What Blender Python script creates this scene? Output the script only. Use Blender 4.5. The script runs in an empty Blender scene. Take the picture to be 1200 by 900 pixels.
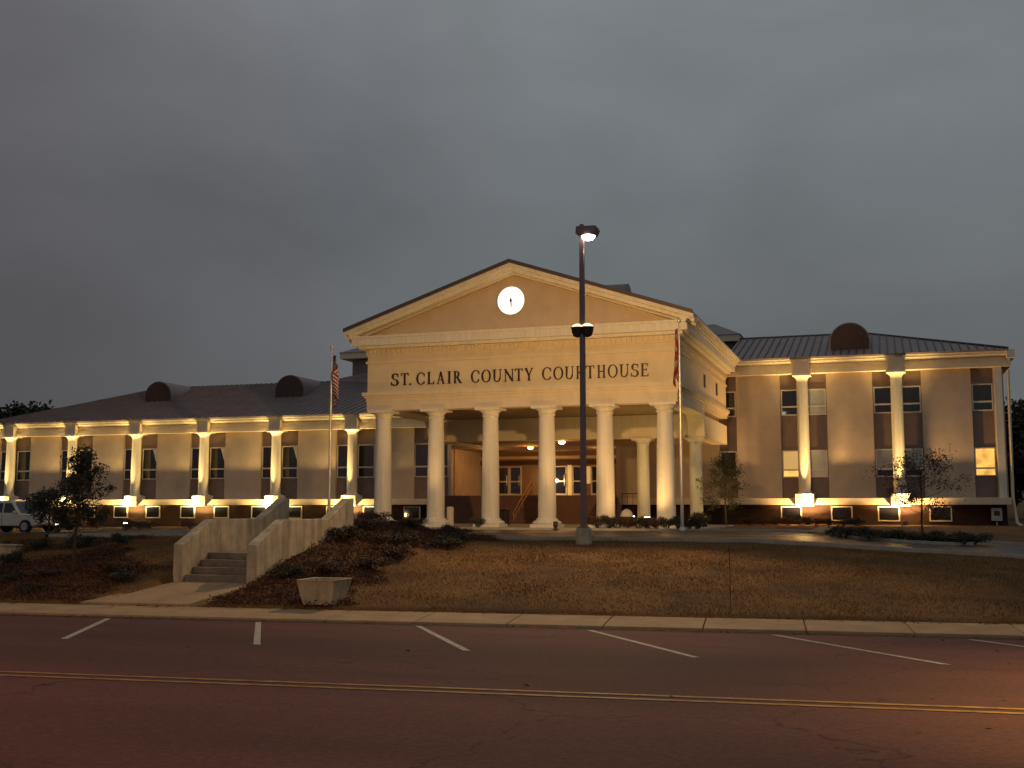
import bpy, math, random
import numpy as np
from mathutils import Vector, Matrix, noise as mnoise
random.seed(7); RNG = np.random.default_rng(11)
sc = bpy.context.scene
C = sc.collection
R = math.radians
# ------------------------------------------------------------------ camera, sky, sun, exposure
cam_d = bpy.data.cameras.new("camera"); cam = bpy.data.objects.new("camera", cam_d); C.objects.link(cam)
YAW = R(18.5); PITCH = math.atan(142 / 1300)
cam.location = (0, 0, 0)
cam.rotation_euler = (R(90) + PITCH, 0, YAW)
cam_d.sensor_width = 36; cam_d.lens = 36 * 1300 / 1200
cam_d.clip_start = 0.1; cam_d.clip_end = 3000
sc.camera = cam
sc.view_settings.view_transform = 'Standard'; sc.view_settings.look = 'None'
sc.view_settings.exposure = 0; sc.view_settings.gamma = 1

W = bpy.data.worlds.new("World"); sc.world = W; W.use_nodes = True
nt = W.node_tree; nt.nodes.clear()
def N(t, kind, **kw):
    n = t.nodes.new(kind)
    for k, v in kw.items():
        if k in n.inputs.keys() if isinstance(k, str) else False: n.inputs[k].default_value = v
        else: setattr(n, k, v)
    return n
out = N(nt, 'ShaderNodeOutputWorld'); bg = N(nt, 'ShaderNodeBackground')
SKY_STRENGTH = 0.15
sky = N(nt, 'ShaderNodeTexSky'); sky.sky_type = 'NISHITA'; sky.sun_disc = False
sky.sun_elevation = R(1.0); sky.sun_rotation = R(200); sky.altitude = 200; sky.dust_density = 3
tc = N(nt, 'ShaderNodeTexCoord')
sep = N(nt, 'ShaderNodeSeparateXYZ'); nt.links.new(tc.outputs['Generated'], sep.inputs[0])
mp = N(nt, 'ShaderNodeMapping'); mp.inputs['Scale'].default_value = (1, 1, 1.7)
nt.links.new(tc.outputs['Generated'], mp.inputs[0])
nz = N(nt, 'ShaderNodeTexNoise'); nz.inputs['Scale'].default_value = 2.9; nz.inputs['Detail'].default_value = 5; nz.inputs['Roughness'].default_value = .52; nz.inputs['Distortion'].default_value = .35
nt.links.new(mp.outputs[0], nz.inputs[0])
# cloud deck: brighter low over the roofs, darker overhead and towards the west (left)
el = N(nt, 'ShaderNodeValToRGB')
e = el.color_ramp.elements
e[0].position = 0.0; e[0].color = (.83, .90, .95, 1)
e[1].position = .43; e[1].color = (1.33, 1.45, 1.54, 1)
m1 = e.new(.26); m1.color = (.93, 1.02, 1.10, 1)
nt.links.new(sep.outputs['Z'], el.inputs[0])
wx = N(nt, 'ShaderNodeMapRange'); wx.inputs[1].default_value = -.74; wx.inputs[2].default_value = -.28; wx.inputs[3].default_value = 0; wx.inputs[4].default_value = 1
nt.links.new(sep.outputs['X'], wx.inputs[0])
west = N(nt, 'ShaderNodeMix'); west.data_type = 'RGBA'
west.inputs[6].default_value = (.66, .57, .60, 1); west.inputs[7].default_value = (1, 1, 1, 1)
nt.links.new(wx.outputs[0], west.inputs[0])
cl = N(nt, 'ShaderNodeMapRange'); cl.inputs[1].default_value = .3; cl.inputs[2].default_value = .7; cl.inputs[3].default_value = .86; cl.inputs[4].default_value = 1.22
nt.links.new(nz.outputs[0], cl.inputs[0])
mu1 = N(nt, 'ShaderNodeMix'); mu1.data_type = 'RGBA'; mu1.blend_type = 'MULTIPLY'; mu1.inputs[0].default_value = 1
nt.links.new(el.outputs[0], mu1.inputs[6]); nt.links.new(west.outputs[2], mu1.inputs[7])
mu2 = N(nt, 'ShaderNodeMix'); mu2.data_type = 'RGBA'; mu2.blend_type = 'MULTIPLY'; mu2.inputs[0].default_value = 1
nt.links.new(mu1.outputs[2], mu2.inputs[6]); nt.links.new(cl.outputs[0], mu2.inputs[7])
mixs = N(nt, 'ShaderNodeMix'); mixs.data_type = 'RGBA'; mixs.inputs[0].default_value = .06      # a little of the clear dusk sky through the deck
nt.links.new(mu2.outputs[2], mixs.inputs[6]); nt.links.new(sky.outputs[0], mixs.inputs[7])
nt.links.new(mixs.outputs[2], bg.inputs[0]); bg.inputs[1].default_value = SKY_STRENGTH
nt.links.new(bg.outputs[0], out.inputs[0])

sun_d = bpy.data.lights.new("sun", 'SUN'); sun_d.energy = .02; sun_d.angle = R(40); sun_d.color = (1, .9, .8)
sun = bpy.data.objects.new("sun", sun_d); C.objects.link(sun)
sun.rotation_euler = (R(89 - 30), 0, R(20))

# lamp colours and powers (W), all belonging to fixtures built below
SODIUM = (1, .66, .22); STREET = (1, .50, .18); WARM = (1, .57, .20); ORANGE = (1, .40, .09); METAL = (1, .62, .30)
P_MAST = 7200; P_UP_L = 7000; P_UP_R = 9000
P_WING_L, P_WING_R, P_FRONT, P_COL, P_RECESS, P_POLE, P_STREET = 1650, 2000, 330, 500, 75, 4000, 6200

# ------------------------------------------------------------------ materials
def mat(name, col, rough=.7, metal=0, spec=.5, noise=0, nscale=4, bump=0, bscale=30, col2=None, emit=None, estr=0, trans=None):
    m = bpy.data.materials.new(name); m.use_nodes = True; t = m.node_tree
    b = t.nodes['Principled BSDF']; b.inputs['Roughness'].default_value = rough; b.inputs['Metallic'].default_value = metal
    b.inputs['Specular IOR Level'].default_value = spec
    b.inputs['Base Color'].default_value = (*col, 1)
    co = N(t, 'ShaderNodeTexCoord')
    if noise or col2:
        n = N(t, 'ShaderNodeTexNoise'); n.inputs['Scale'].default_value = nscale; n.inputs['Detail'].default_value = 6; n.inputs['Roughness'].default_value = .65
        t.links.new(co.outputs['Object'], n.inputs[0])
        r = N(t, 'ShaderNodeMapRange'); r.inputs[1].default_value = .3; r.inputs[2].default_value = .7
        t.links.new(n.outputs[0], r.inputs[0])
        mx = N(t, 'ShaderNodeMix'); mx.data_type = 'RGBA'
        c2 = col2 if col2 else tuple(c * (1 - noise) for c in col)
        c1 = col if col2 else tuple(min(1, c * (1 + noise * .5)) for c in col)
        mx.inputs[6].default_value = (*c2, 1); mx.inputs[7].default_value = (*c1, 1)
        t.links.new(r.outputs[0], mx.inputs[0]); t.links.new(mx.outputs[2], b.inputs['Base Color'])
    if bump:
        n2 = N(t, 'ShaderNodeTexNoise'); n2.inputs['Scale'].default_value = bscale; n2.inputs['Detail'].default_value = 4
        t.links.new(co.outputs['Object'], n2.inputs[0])
        bp = N(t, 'ShaderNodeBump'); bp.inputs['Strength'].default_value = bump; bp.inputs['Distance'].default_value = .02
        t.links.new(n2.outputs[0], bp.inputs['Height']); t.links.new(bp.outputs[0], b.inputs['Normal'])
    if emit:
        b.inputs['Emission Color'].default_value = (*emit, 1); b.inputs['Emission Strength'].default_value = estr
    return m
def streaked(m, amount=.25, sx=3, sz=.25):                # rain streaks / soiling with a shape of its own
    t = m.node_tree; b = t.nodes['Principled BSDF']; src = b.inputs['Base Color'].links
    co = N(t, 'ShaderNodeTexCoord'); mpn = N(t, 'ShaderNodeMapping'); mpn.inputs['Scale'].default_value = (sx, sx, sz)
    t.links.new(co.outputs['Object'], mpn.inputs[0])
    n = N(t, 'ShaderNodeTexNoise'); n.inputs['Scale'].default_value = 1.6; n.inputs['Detail'].default_value = 5; t.links.new(mpn.outputs[0], n.inputs[0])
    r = N(t, 'ShaderNodeMapRange'); r.inputs[1].default_value = .42; r.inputs[2].default_value = .66; r.inputs[3].default_value = 1; r.inputs[4].default_value = 1 - amount
    t.links.new(n.outputs[0], r.inputs[0])
    mx = N(t, 'ShaderNodeMix'); mx.data_type = 'RGBA'; mx.blend_type = 'MULTIPLY'; mx.inputs[0].default_value = 1
    if src: t.links.new(src[0].from_socket, mx.inputs[6])
    else: mx.inputs[6].default_value = b.inputs['Base Color'].default_value
    t.links.new(r.outputs[0], mx.inputs[7]); t.links.new(mx.outputs[2], b.inputs['Base Color'])
    return m
M = {}
M['stucco'] = streaked(mat('stucco', (.53, .43, .33), .9, noise=.12, nscale=1.2, bump=.25, bscale=60), .05, 1.2, .5)
M['white'] = streaked(mat('white_paint', (.74, .69, .58), .55, noise=.08, nscale=1.5), .12, 4, .3)
M['trim'] = streaked(mat('trim_paint', (.70, .59, .42), .6, noise=.08, nscale=1.1), .07, 2.0, .4)
M['tymp'] = streaked(mat('tympanum_stucco', (.58, .45, .31), .9, noise=.10, nscale=.9, bump=.15, bscale=50), .06, 1.2, .6)
M['frieze'] = streaked(mat('frieze_stucco', (.72, .59, .38), .85, noise=.10, nscale=.9, bump=.15, bscale=50), .06, 1.2, .5)
M['spandrel'] = mat('spandrel', (.205, .148, .128), .7, noise=.15, nscale=2)
M['frame'] = mat('window_frame', (.62, .57, .50), .5)
M['glass'] = mat('dark_glass', (.012, .012, .016), .04, spec=.8)
M['blind'] = mat('blind_behind_glass', (.34, .36, .36), .25, noise=.1)
M['litwin'] = mat('lit_window', (.6, .5, .3), .3, emit=(1, .50, .08), estr=1.05)
def slats(m, e):                                           # drawn blinds over a lit room: each slat and the room behind vary
    t = m.node_tree; b = t.nodes['Principled BSDF']; co = N(t, 'ShaderNodeTexCoord')
    w = N(t, 'ShaderNodeTexWave'); w.bands_direction = 'Z'; w.inputs['Scale'].default_value = 6; w.inputs['Distortion'].default_value = .4; t.links.new(co.outputs['Object'], w.inputs[0])
    n = N(t, 'ShaderNodeTexNoise'); n.inputs['Scale'].default_value = 1.7; n.inputs['Detail'].default_value = 2; t.links.new(co.outputs['Object'], n.inputs[0])
    a = N(t, 'ShaderNodeMapRange'); a.inputs[3].default_value = .72; a.inputs[4].default_value = 1.05; t.links.new(w.outputs['Fac'], a.inputs[0])
    c = N(t, 'ShaderNodeMapRange'); c.inputs[1].default_value = .3; c.inputs[2].default_value = .7; c.inputs[3].default_value = .55*e; c.inputs[4].default_value = 1.5*e; t.links.new(n.outputs[0], c.inputs[0])
    k = N(t, 'ShaderNodeMath', operation='MULTIPLY'); t.links.new(a.outputs[0], k.inputs[0]); t.links.new(c.outputs[0], k.inputs[1]); t.links.new(k.outputs[0], b.inputs['Emission Strength'])
slats(M['litwin'], 1.15)
M['litdoor'] = mat('lit_doorway', (.5, .4, .2), .4, emit=(1, .60, .2), estr=.42)
M['curtain'] = mat('curtain', (.86, .80, .58), .8)
M['roof'] = mat('roof_metal', (.26, .205, .200), .55, metal=.15, noise=.2, nscale=1.1)
M['seam'] = mat('roof_seam', (.07, .055, .052), .5, metal=.2)
M['dormer'] = mat('dormer_face', (.075, .036, .029), .7, noise=.25, nscale=5)
M['dark'] = mat('dark_metal', (.045, .034, .034), .5, metal=.2)
M['pole'] = mat('bronze_pole', (.20, .135, .14), .65, metal=0)
M['alu'] = mat('flagpole_metal', (.62, .58, .52), .35, metal=.5)
M['letter'] = mat('letter_bronze', (.030, .012, .006), .5)
M['clock'] = mat('clock_face', (.9, .9, .85), .4, emit=(1, .93, .78), estr=1.5)
M['lens'] = mat('lamp_lens', (.9, .85, .7), .3, emit=(1, .80, .45), estr=14)
M['lensw'] = mat('lamp_lens_white', (.9, .9, .9), .3, emit=(1, .90, .72), estr=14)
M['lensm'] = mat('uplight_lens', (.9, .85, .7), .3, emit=(1, .84, .52), estr=1.3)
M['lenso'] = mat('lamp_lens_orange', (.9, .6, .3), .3, emit=(1, .55, .18), estr=7)
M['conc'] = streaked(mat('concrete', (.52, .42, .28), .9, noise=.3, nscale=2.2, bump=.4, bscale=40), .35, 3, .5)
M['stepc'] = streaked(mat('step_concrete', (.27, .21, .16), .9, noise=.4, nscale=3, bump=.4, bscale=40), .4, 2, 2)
M['walk'] = mat('sidewalk_concrete', (.36, .24, .125), .9, noise=.28, nscale=1.6, bump=.3, bscale=45)
M['kerb'] = mat('kerb_concrete', (.40, .36, .29), .85, noise=.25, nscale=2)
M['gutter'] = mat('gutter_dark', (.03, .022, .015), .95, noise=.5, nscale=5)  # dark mottled brown for the strip along the kerb foot and the planter soil
M['yellow'] = mat('yellow_paint', (.36, .175, .026), .7, noise=.62, nscale=6)
M['wpaint'] = mat('white_road_paint', (.46, .41, .33), .7, noise=.62, nscale=11)
M['bark'] = mat('bark', (.075, .05, .035), .9, noise=.4, nscale=12, bump=.6, bscale=40)
M['leafg'] = mat('leaf_green', (.070, .060, .016), .65, noise=.5, nscale=2.5)
M['leafd'] = mat('leaf_dark', (.042, .038, .016), .7, noise=.5, nscale=2.5)
M['leafr'] = mat('leaf_russet', (.10, .045, .022), .7, noise=.5, nscale=3)
M['cover'] = mat('ground_cover', (.125, .038, .010), .8, col2=(.045, .016, .007), nscale=.9)
M['blade'] = mat('grass_blade', (.25, .118, .018), .8, col2=(.13, .060, .010), nscale=.5)
M['car'] = mat('car_paint', (.66, .58, .46), .3, spec=.6)
M['tyre'] = mat('tyre', (.015, .015, .016), .8)
M['chrome'] = mat('wheel_rim', (.5, .5, .5), .3, metal=.8)
M['red'] = mat('tail_red', (.4, .02, .01), .3)
M['bin'] = mat('bin_black', (.018, .014, .012), .5)
M['sign'] = mat('meter_box', (.5, .48, .44), .5, noise=.15)
M['railing'] = mat('rail_paint', (.45, .24, .10), .4, metal=.3)
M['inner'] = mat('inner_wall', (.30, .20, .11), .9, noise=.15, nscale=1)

def brick(name, c1, c2, mortar, scale=1.0):
    m = mat(name, c1, .9); t = m.node_tree; b = t.nodes['Principled BSDF']
    co = N(t, 'ShaderNodeTexCoord'); mpn = N(t, 'ShaderNodeMapping'); mpn.inputs['Rotation'].default_value = (R(90), 0, 0)
    t.links.new(co.outputs['Object'], mpn.inputs[0])
    br = N(t, 'ShaderNodeTexBrick'); br.inputs['Scale'].default_value = scale
    br.inputs['Color1'].default_value = (*c1, 1); br.inputs['Color2'].default_value = (*c2, 1); br.inputs['Mortar'].default_value = (*mortar, 1)
    br.inputs['Brick Width'].default_value = .22; br.inputs['Row Height'].default_value = .075; br.inputs['Mortar Size'].default_value = .008
    t.links.new(mpn.outputs[0], br.inputs[0]); t.links.new(br.outputs[0], b.inputs['Base Color'])
    return m
M['brick'] = brick('dark_brick', (.036, .013, .008), (.024, .010, .008), (.030, .021, .017))
M['steps'] = brick('brown_brick', (.20, .085, .045), (.15, .065, .036), (.17, .12, .09))

def asphalt(name, base, rough, wet=False):
    m = mat(name, base, rough); t = m.node_tree; b = t.nodes['Principled BSDF']
    co = N(t, 'ShaderNodeTexCoord')
    n1 = N(t, 'ShaderNodeTexNoise'); n1.inputs['Scale'].default_value = .35; n1.inputs['Detail'].default_value = 6
    mpn = N(t, 'ShaderNodeMapping'); mpn.inputs['Scale'].default_value = (.25, 1, 1); mpn.inputs['Rotation'].default_value = (0, 0, R(-6))
    t.links.new(co.outputs['Object'], mpn.inputs[0]); t.links.new(mpn.outputs[0], n1.inputs[0])
    n2 = N(t, 'ShaderNodeTexNoise'); n2.inputs['Scale'].default_value = 16; n2.inputs['Detail'].default_value = 8; n2.inputs['Roughness'].default_value = .8; t.links.new(co.outputs['Object'], n2.inputs[0])
    r1 = N(t, 'ShaderNodeMapRange'); r1.inputs[1].default_value = .3; r1.inputs[2].default_value = .7; r1.inputs[3].default_value = .62; r1.inputs[4].default_value = 1.32; t.links.new(n1.outputs[0], r1.inputs[0])
    r2 = N(t, 'ShaderNodeMapRange'); r2.inputs[1].default_value = .3; r2.inputs[2].default_value = .7; r2.inputs[3].default_value = .45; r2.inputs[4].default_value = 1.55; t.links.new(n2.outputs[0], r2.inputs[0])
    mm = N(t, 'ShaderNodeMath', operation='MULTIPLY'); t.links.new(r1.outputs[0], mm.inputs[0]); t.links.new(r2.outputs[0], mm.inputs[1])
    # crack lines
    vo = N(t, 'ShaderNodeTexVoronoi', feature='DISTANCE_TO_EDGE'); vo.inputs['Scale'].default_value = .22
    nd = N(t, 'ShaderNodeTexNoise'); nd.inputs['Scale'].default_value = 1.3; nd.inputs['Detail'].default_value = 4; t.links.new(co.outputs['Object'], nd.inputs[0])
    ad = N(t, 'ShaderNodeMix'); ad.data_type = 'RGBA'; ad.blend_type = 'ADD'; ad.inputs[0].default_value = 1.0
    t.links.new(co.outputs['Object'], ad.inputs[6]); t.links.new(nd.outputs[1], ad.inputs[7]); t.links.new(ad.outputs[2], vo.inputs[0])
    rc = N(t, 'ShaderNodeMapRange'); rc.inputs[1].default_value = .001; rc.inputs[2].default_value = .006; rc.inputs[3].default_value = .55; rc.inputs[4].default_value = 1
    t.links.new(vo.outputs[0], rc.inputs[0])
    m2 = N(t, 'ShaderNodeMath', operation='MULTIPLY'); t.links.new(mm.outputs[0], m2.inputs[0]); t.links.new(rc.outputs[0], m2.inputs[1])
    mx = N(t, 'ShaderNodeMix'); mx.data_type = 'RGBA'; mx.blend_type = 'MULTIPLY'; mx.inputs[0].default_value = 1; mx.inputs[6].default_value = (*base, 1)
    t.links.new(m2.outputs[0], mx.inputs[7]); t.links.new(mx.outputs[2], b.inputs['Base Color'])
    if wet:
        rr = N(t, 'ShaderNodeMapRange'); rr.inputs[1].default_value = .35; rr.inputs[2].default_value = .65; rr.inputs[3].default_value = rough * .6; rr.inputs[4].default_value = rough * 1.3
        t.links.new(n1.outputs[0], rr.inputs[0]); t.links.new(rr.outputs[0], b.inputs['Roughness'])
    bp = N(t, 'ShaderNodeBump'); bp.inputs['Strength'].default_value = .5; bp.inputs['Distance'].default_value = .01
    t.links.new(n2.outputs[0], bp.inputs['Height']); t.links.new(bp.outputs[0], b.inputs['Normal'])
    return m
M['asphalt'] = asphalt('road_asphalt', (.112, .040, .032), .88); M['asphalt'].node_tree.nodes['Principled BSDF'].inputs['Specular IOR Level'].default_value = .28
M['drive'] = asphalt('drive_asphalt', (.026, .021, .025), .42, wet=True); M['drive'].node_tree.nodes['Principled BSDF'].inputs['Specular IOR Level'].default_value = .26; M['drive'].node_tree.nodes['Bump'].inputs['Strength'].default_value = .12
def grassmat():
    m = mat('lawn_ground', (.085, .055, .017), .95); t = m.node_tree; b = t.nodes['Principled BSDF']; co = N(t, 'ShaderNodeTexCoord')
    a = N(t, 'ShaderNodeTexNoise'); a.inputs['Scale'].default_value = .55; a.inputs['Detail'].default_value = 7; a.inputs['Roughness'].default_value = .62; t.links.new(co.outputs['Object'], a.inputs[0])
    r = N(t, 'ShaderNodeValToRGB'); e = r.color_ramp.elements
    e[0].position = .34; e[0].color = (.07, .033, .008, 1); e[1].position = .66; e[1].color = (.19, .090, .015, 1)
    k = e.new(.5); k.color = (.14, .066, .012, 1)
    t.links.new(a.outputs[0], r.inputs[0]); t.links.new(r.outputs[0], b.inputs['Base Color'])
    n2 = N(t, 'ShaderNodeTexNoise'); n2.inputs['Scale'].default_value = 25; n2.inputs['Detail'].default_value = 4; t.links.new(co.outputs['Object'], n2.inputs[0])
    bp = N(t, 'ShaderNodeBump'); bp.inputs['Strength'].default_value = .8; bp.inputs['Distance'].default_value = .05
    t.links.new(n2.outputs[0], bp.inputs['Height']); t.links.new(bp.outputs[0], b.inputs['Normal'])
    return m
M['lawn'] = grassmat()
def flagmat(kind):
    m = mat('flag_' + kind, (.6, .55, .5), .8); t = m.node_tree; b = t.nodes['Principled BSDF']
    uv = N(t, 'ShaderNodeUVMap'); sp = N(t, 'ShaderNodeSeparateXYZ'); t.links.new(uv.outputs[0], sp.inputs[0])
    def mth(op, a, bb):
        n = N(t, 'ShaderNodeMath', operation=op)
        for i, q in enumerate((a, bb)):
            if q is None: continue
            if isinstance(q, (int, float)): n.inputs[i].default_value = q
            else: t.links.new(q, n.inputs[i])
        return n.outputs[0]
    u, v = sp.outputs[0], sp.outputs[1]
    mx = N(t, 'ShaderNodeMix'); mx.data_type = 'RGBA'
    mx.inputs[6].default_value = (.55, .48, .42, 1) if kind == 'stripes' else (.26, .23, .21, 1); mx.inputs[7].default_value = (.22, .012, .012, 1)
    if kind == 'stripes':
        s = mth('LESS_THAN', mth('MODULO', mth('MULTIPLY', v, 6.5), 1), .5); t.links.new(s, mx.inputs[0])
        can = mth('MULTIPLY', mth('LESS_THAN', u, .42), mth('GREATER_THAN', v, .46))
        m2 = N(t, 'ShaderNodeMix'); m2.data_type = 'RGBA'; t.links.new(can, m2.inputs[0]); t.links.new(mx.outputs[2], m2.inputs[6])
        st = N(t, 'ShaderNodeMix'); st.data_type = 'RGBA'; st.inputs[6].default_value = (.018, .018, .07, 1); st.inputs[7].default_value = (.6, .56, .5, 1)
        vr = N(t, 'ShaderNodeTexVoronoi'); vr.inputs['Scale'].default_value = 16; vr.inputs['Randomness'].default_value = 0; t.links.new(uv.outputs[0], vr.inputs[0])
        t.links.new(mth('LESS_THAN', vr.outputs[0], .22), st.inputs[0]); t.links.new(st.outputs[2], m2.inputs[7])
        t.links.new(m2.outputs[2], b.inputs['Base Color'])
    else:                                                 # red saltire on white
        d1 = mth('LESS_THAN', mth('ABSOLUTE', mth('SUBTRACT', u, v), None), .17)
        d2 = mth('LESS_THAN', mth('ABSOLUTE', mth('SUBTRACT', mth('ADD', u, v), 1), None), .17)
        t.links.new(mth('MAXIMUM', d1, d2), mx.inputs[0]); t.links.new(mx.outputs[2], b.inputs['Base Color'])
    return m
M['flag_us'] = flagmat('stripes'); M['flag_al'] = flagmat('saltire')

# ------------------------------------------------------------------ mesh helpers
class MB:
    def __init__(s): s.v = []; s.f = []; s.uv = None
    def add(s, vs, fs):
        o = len(s.v); s.v += [tuple(p) for p in vs]; s.f += [tuple(i + o for i in f) for f in fs]; return s
    def box(s, x0, x1, y0, y1, z0, z1):
        return s.add([(x0,y0,z0),(x1,y0,z0),(x1,y1,z0),(x0,y1,z0),(x0,y0,z1),(x1,y0,z1),(x1,y1,z1),(x0,y1,z1)],
                     [(0,3,2,1),(4,5,6,7),(0,1,5,4),(1,2,6,5),(2,3,7,6),(3,0,4,7)])
    def prism(s, poly, axis, a, b):                       # poly of 2D points extruded along an axis
        n = len(poly)
        def P(p, t): return {'x': (t, p[0], p[1]), 'y': (p[0], t, p[1]), 'z': (p[0], p[1], t)}[axis]
        vs = [P(p, a) for p in poly] + [P(p, b) for p in poly]
        return s.add(vs, [tuple(range(n))[::-1], tuple(range(n, 2*n))] + [(i, (i+1) % n, n + (i+1) % n, n + i) for i in range(n)])
    def lathe(s, prof, cx=0, cy=0, n=28, cap=True):
        vs = []; fs = []
        for (r, z) in prof:
            for k in range(n):
                a = 2*math.pi*k/n; vs.append((cx + r*math.cos(a), cy + r*math.sin(a), z))
        for i in range(len(prof)-1):
            for k in range(n):
                fs.append((i*n+k, i*n+(k+1) % n, (i+1)*n+(k+1) % n, (i+1)*n+k))
        if cap: fs.append(tuple(range(n))[::-1]); fs.append(tuple((len(prof)-1)*n + k for k in range(n)))
        return s.add(vs, fs)
    def tube(s, pts, rad, n=8):
        pts = [Vector(p) for p in pts]; vs = []; fs = []
        for i, p in enumerate(pts):
            d = (pts[min(i+1, len(pts)-1)] - pts[max(i-1, 0)]).normalized()
            u = d.cross(Vector((0,0,1)) if abs(d.z) < .95 else Vector((1,0,0))).normalized(); w = d.cross(u)
            r = rad[i] if isinstance(rad, (list, tuple)) else rad
            for k in range(n):
                a = 2*math.pi*k/n; vs.append(p + u*(r*math.cos(a)) + w*(r*math.sin(a)))
        for i in range(len(pts)-1):
            for k in range(n): fs.append((i*n+k, i*n+(k+1) % n, (i+1)*n+(k+1) % n, (i+1)*n+k))
        fs.append(tuple(range(n))); fs.append(tuple((len(pts)-1)*n+k for k in range(n))[::-1])
        return s.add(vs, fs)
    def build(s, name, m, parent=None, smooth=False, bevel=0):
        me = bpy.data.meshes.new(name); me.from_pydata(s.v, [], s.f); me.update()
        o = bpy.data.objects.new(name, me); C.objects.link(o)
        import bmesh as _b
        bm = _b.new(); bm.from_mesh(me); _b.ops.recalc_face_normals(bm, faces=bm.faces); bm.to_mesh(me); bm.free()
        if smooth:
            me.shade_smooth()
            try: me.set_sharp_from_angle(angle=R(40))
            except Exception: pass
        if m: me.materials.append(m)
        if bevel:
            b = o.modifiers.new('bevel', 'BEVEL'); b.width = bevel; b.segments = 2; b.limit_method = 'ANGLE'
        if parent: o.parent = parent; o.matrix_parent_inverse = Matrix.Translation(-parent.location) if not parent.parent else Matrix()
        return o
def place(o, parent):                                     # child mesh written in world coordinates of a root that only has a location
    return o
def np_mesh(name, V, F, m, parent=None, uv=None):         # fast mesh from arrays, F is (n,k)
    me = bpy.data.meshes.new(name); k = F.shape[1]
    me.vertices.add(len(V)); me.vertices.foreach_set('co', V.astype(np.float32).ravel())
    me.loops.add(F.size); me.loops.foreach_set('vertex_index', F.astype(np.int32).ravel())
    me.polygons.add(len(F)); me.polygons.foreach_set('loop_start', np.arange(0, F.size, k, dtype=np.int32))
    me.update(calc_edges=True); me.validate()
    if m: me.materials.append(m)
    o = bpy.data.objects.new(name, me); C.objects.link(o)
    if parent: o.parent = parent
    return o
def thing(name, label, cat, loc=(0,0,0), rz=0, group=None):
    o = bpy.data.objects.new(name, None); C.objects.link(o); o.location = loc; o.rotation_euler = (0,0,rz); o.empty_display_size = .3
    return tag(o, label, cat, group)
def tag(o, label, cat, group=None):
    o['label'] = label; o['category'] = cat
    if group: o['group'] = group
    return o
def struct(o): o['kind'] = 'structure'; return o
def dup(src, loc=None, label=None, rz=None, group=None, scale=None):
    def rec(o, par):
        c = o.copy(); C.objects.link(c)
        if par: c.parent = par
        for ch in o.children: rec(ch, c)
        return c
    r = rec(src, None)
    if loc is not None: r.location = loc
    if rz is not None: r.rotation_euler = (0,0,rz)
    if scale is not None: r.scale = scale if isinstance(scale, tuple) else (scale,)*3
    if label: r['label'] = label
    if group: r['group'] = group
    return r
def lamp(kind, name, parent, loc, power, color, target=None, spot=None, blend=.3, size=.12):
    d = bpy.data.lights.new(name, kind); d.energy = power; d.color = color
    if kind in ('POINT', 'SPOT'): d.shadow_soft_size = size
    if kind == 'SPOT': d.spot_size = R(spot); d.spot_blend = blend
    o = bpy.data.objects.new(name, d); C.objects.link(o); o.parent = parent; o.location = loc
    if target is not None:
        v = Vector(target) - Vector(loc); o.rotation_euler = v.to_track_quat('-Z', 'Y').to_euler()
    return o
def leaf_cloud(centres, n_per, spread, size, rng, flat=.8):
    cs = np.repeat(np.array(centres, float), n_per, 0); n = len(cs)
    sp = np.repeat(np.array([spread]*len(centres)) if np.isscalar(spread) else np.array(spread), n_per)
    d = rng.normal(size=(n,3)); d /= np.linalg.norm(d, axis=1)[:,None]; r = rng.random(n)**.5
    p = cs + d*(r*sp)[:,None]*np.array([1,1,flat])
    u = rng.normal(size=(n,3)); u /= np.linalg.norm(u, axis=1)[:,None]
    w = np.cross(u, rng.normal(size=(n,3))); w /= np.linalg.norm(w, axis=1)[:,None]
    s = size*(.6 + .8*rng.random(n))[:,None]
    V = np.stack([p - u*s, p + w*s*.45, p + u*s, p - w*s*.45], 1).reshape(-1,3)
    return V, np.arange(4*n).reshape(n,4)

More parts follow.
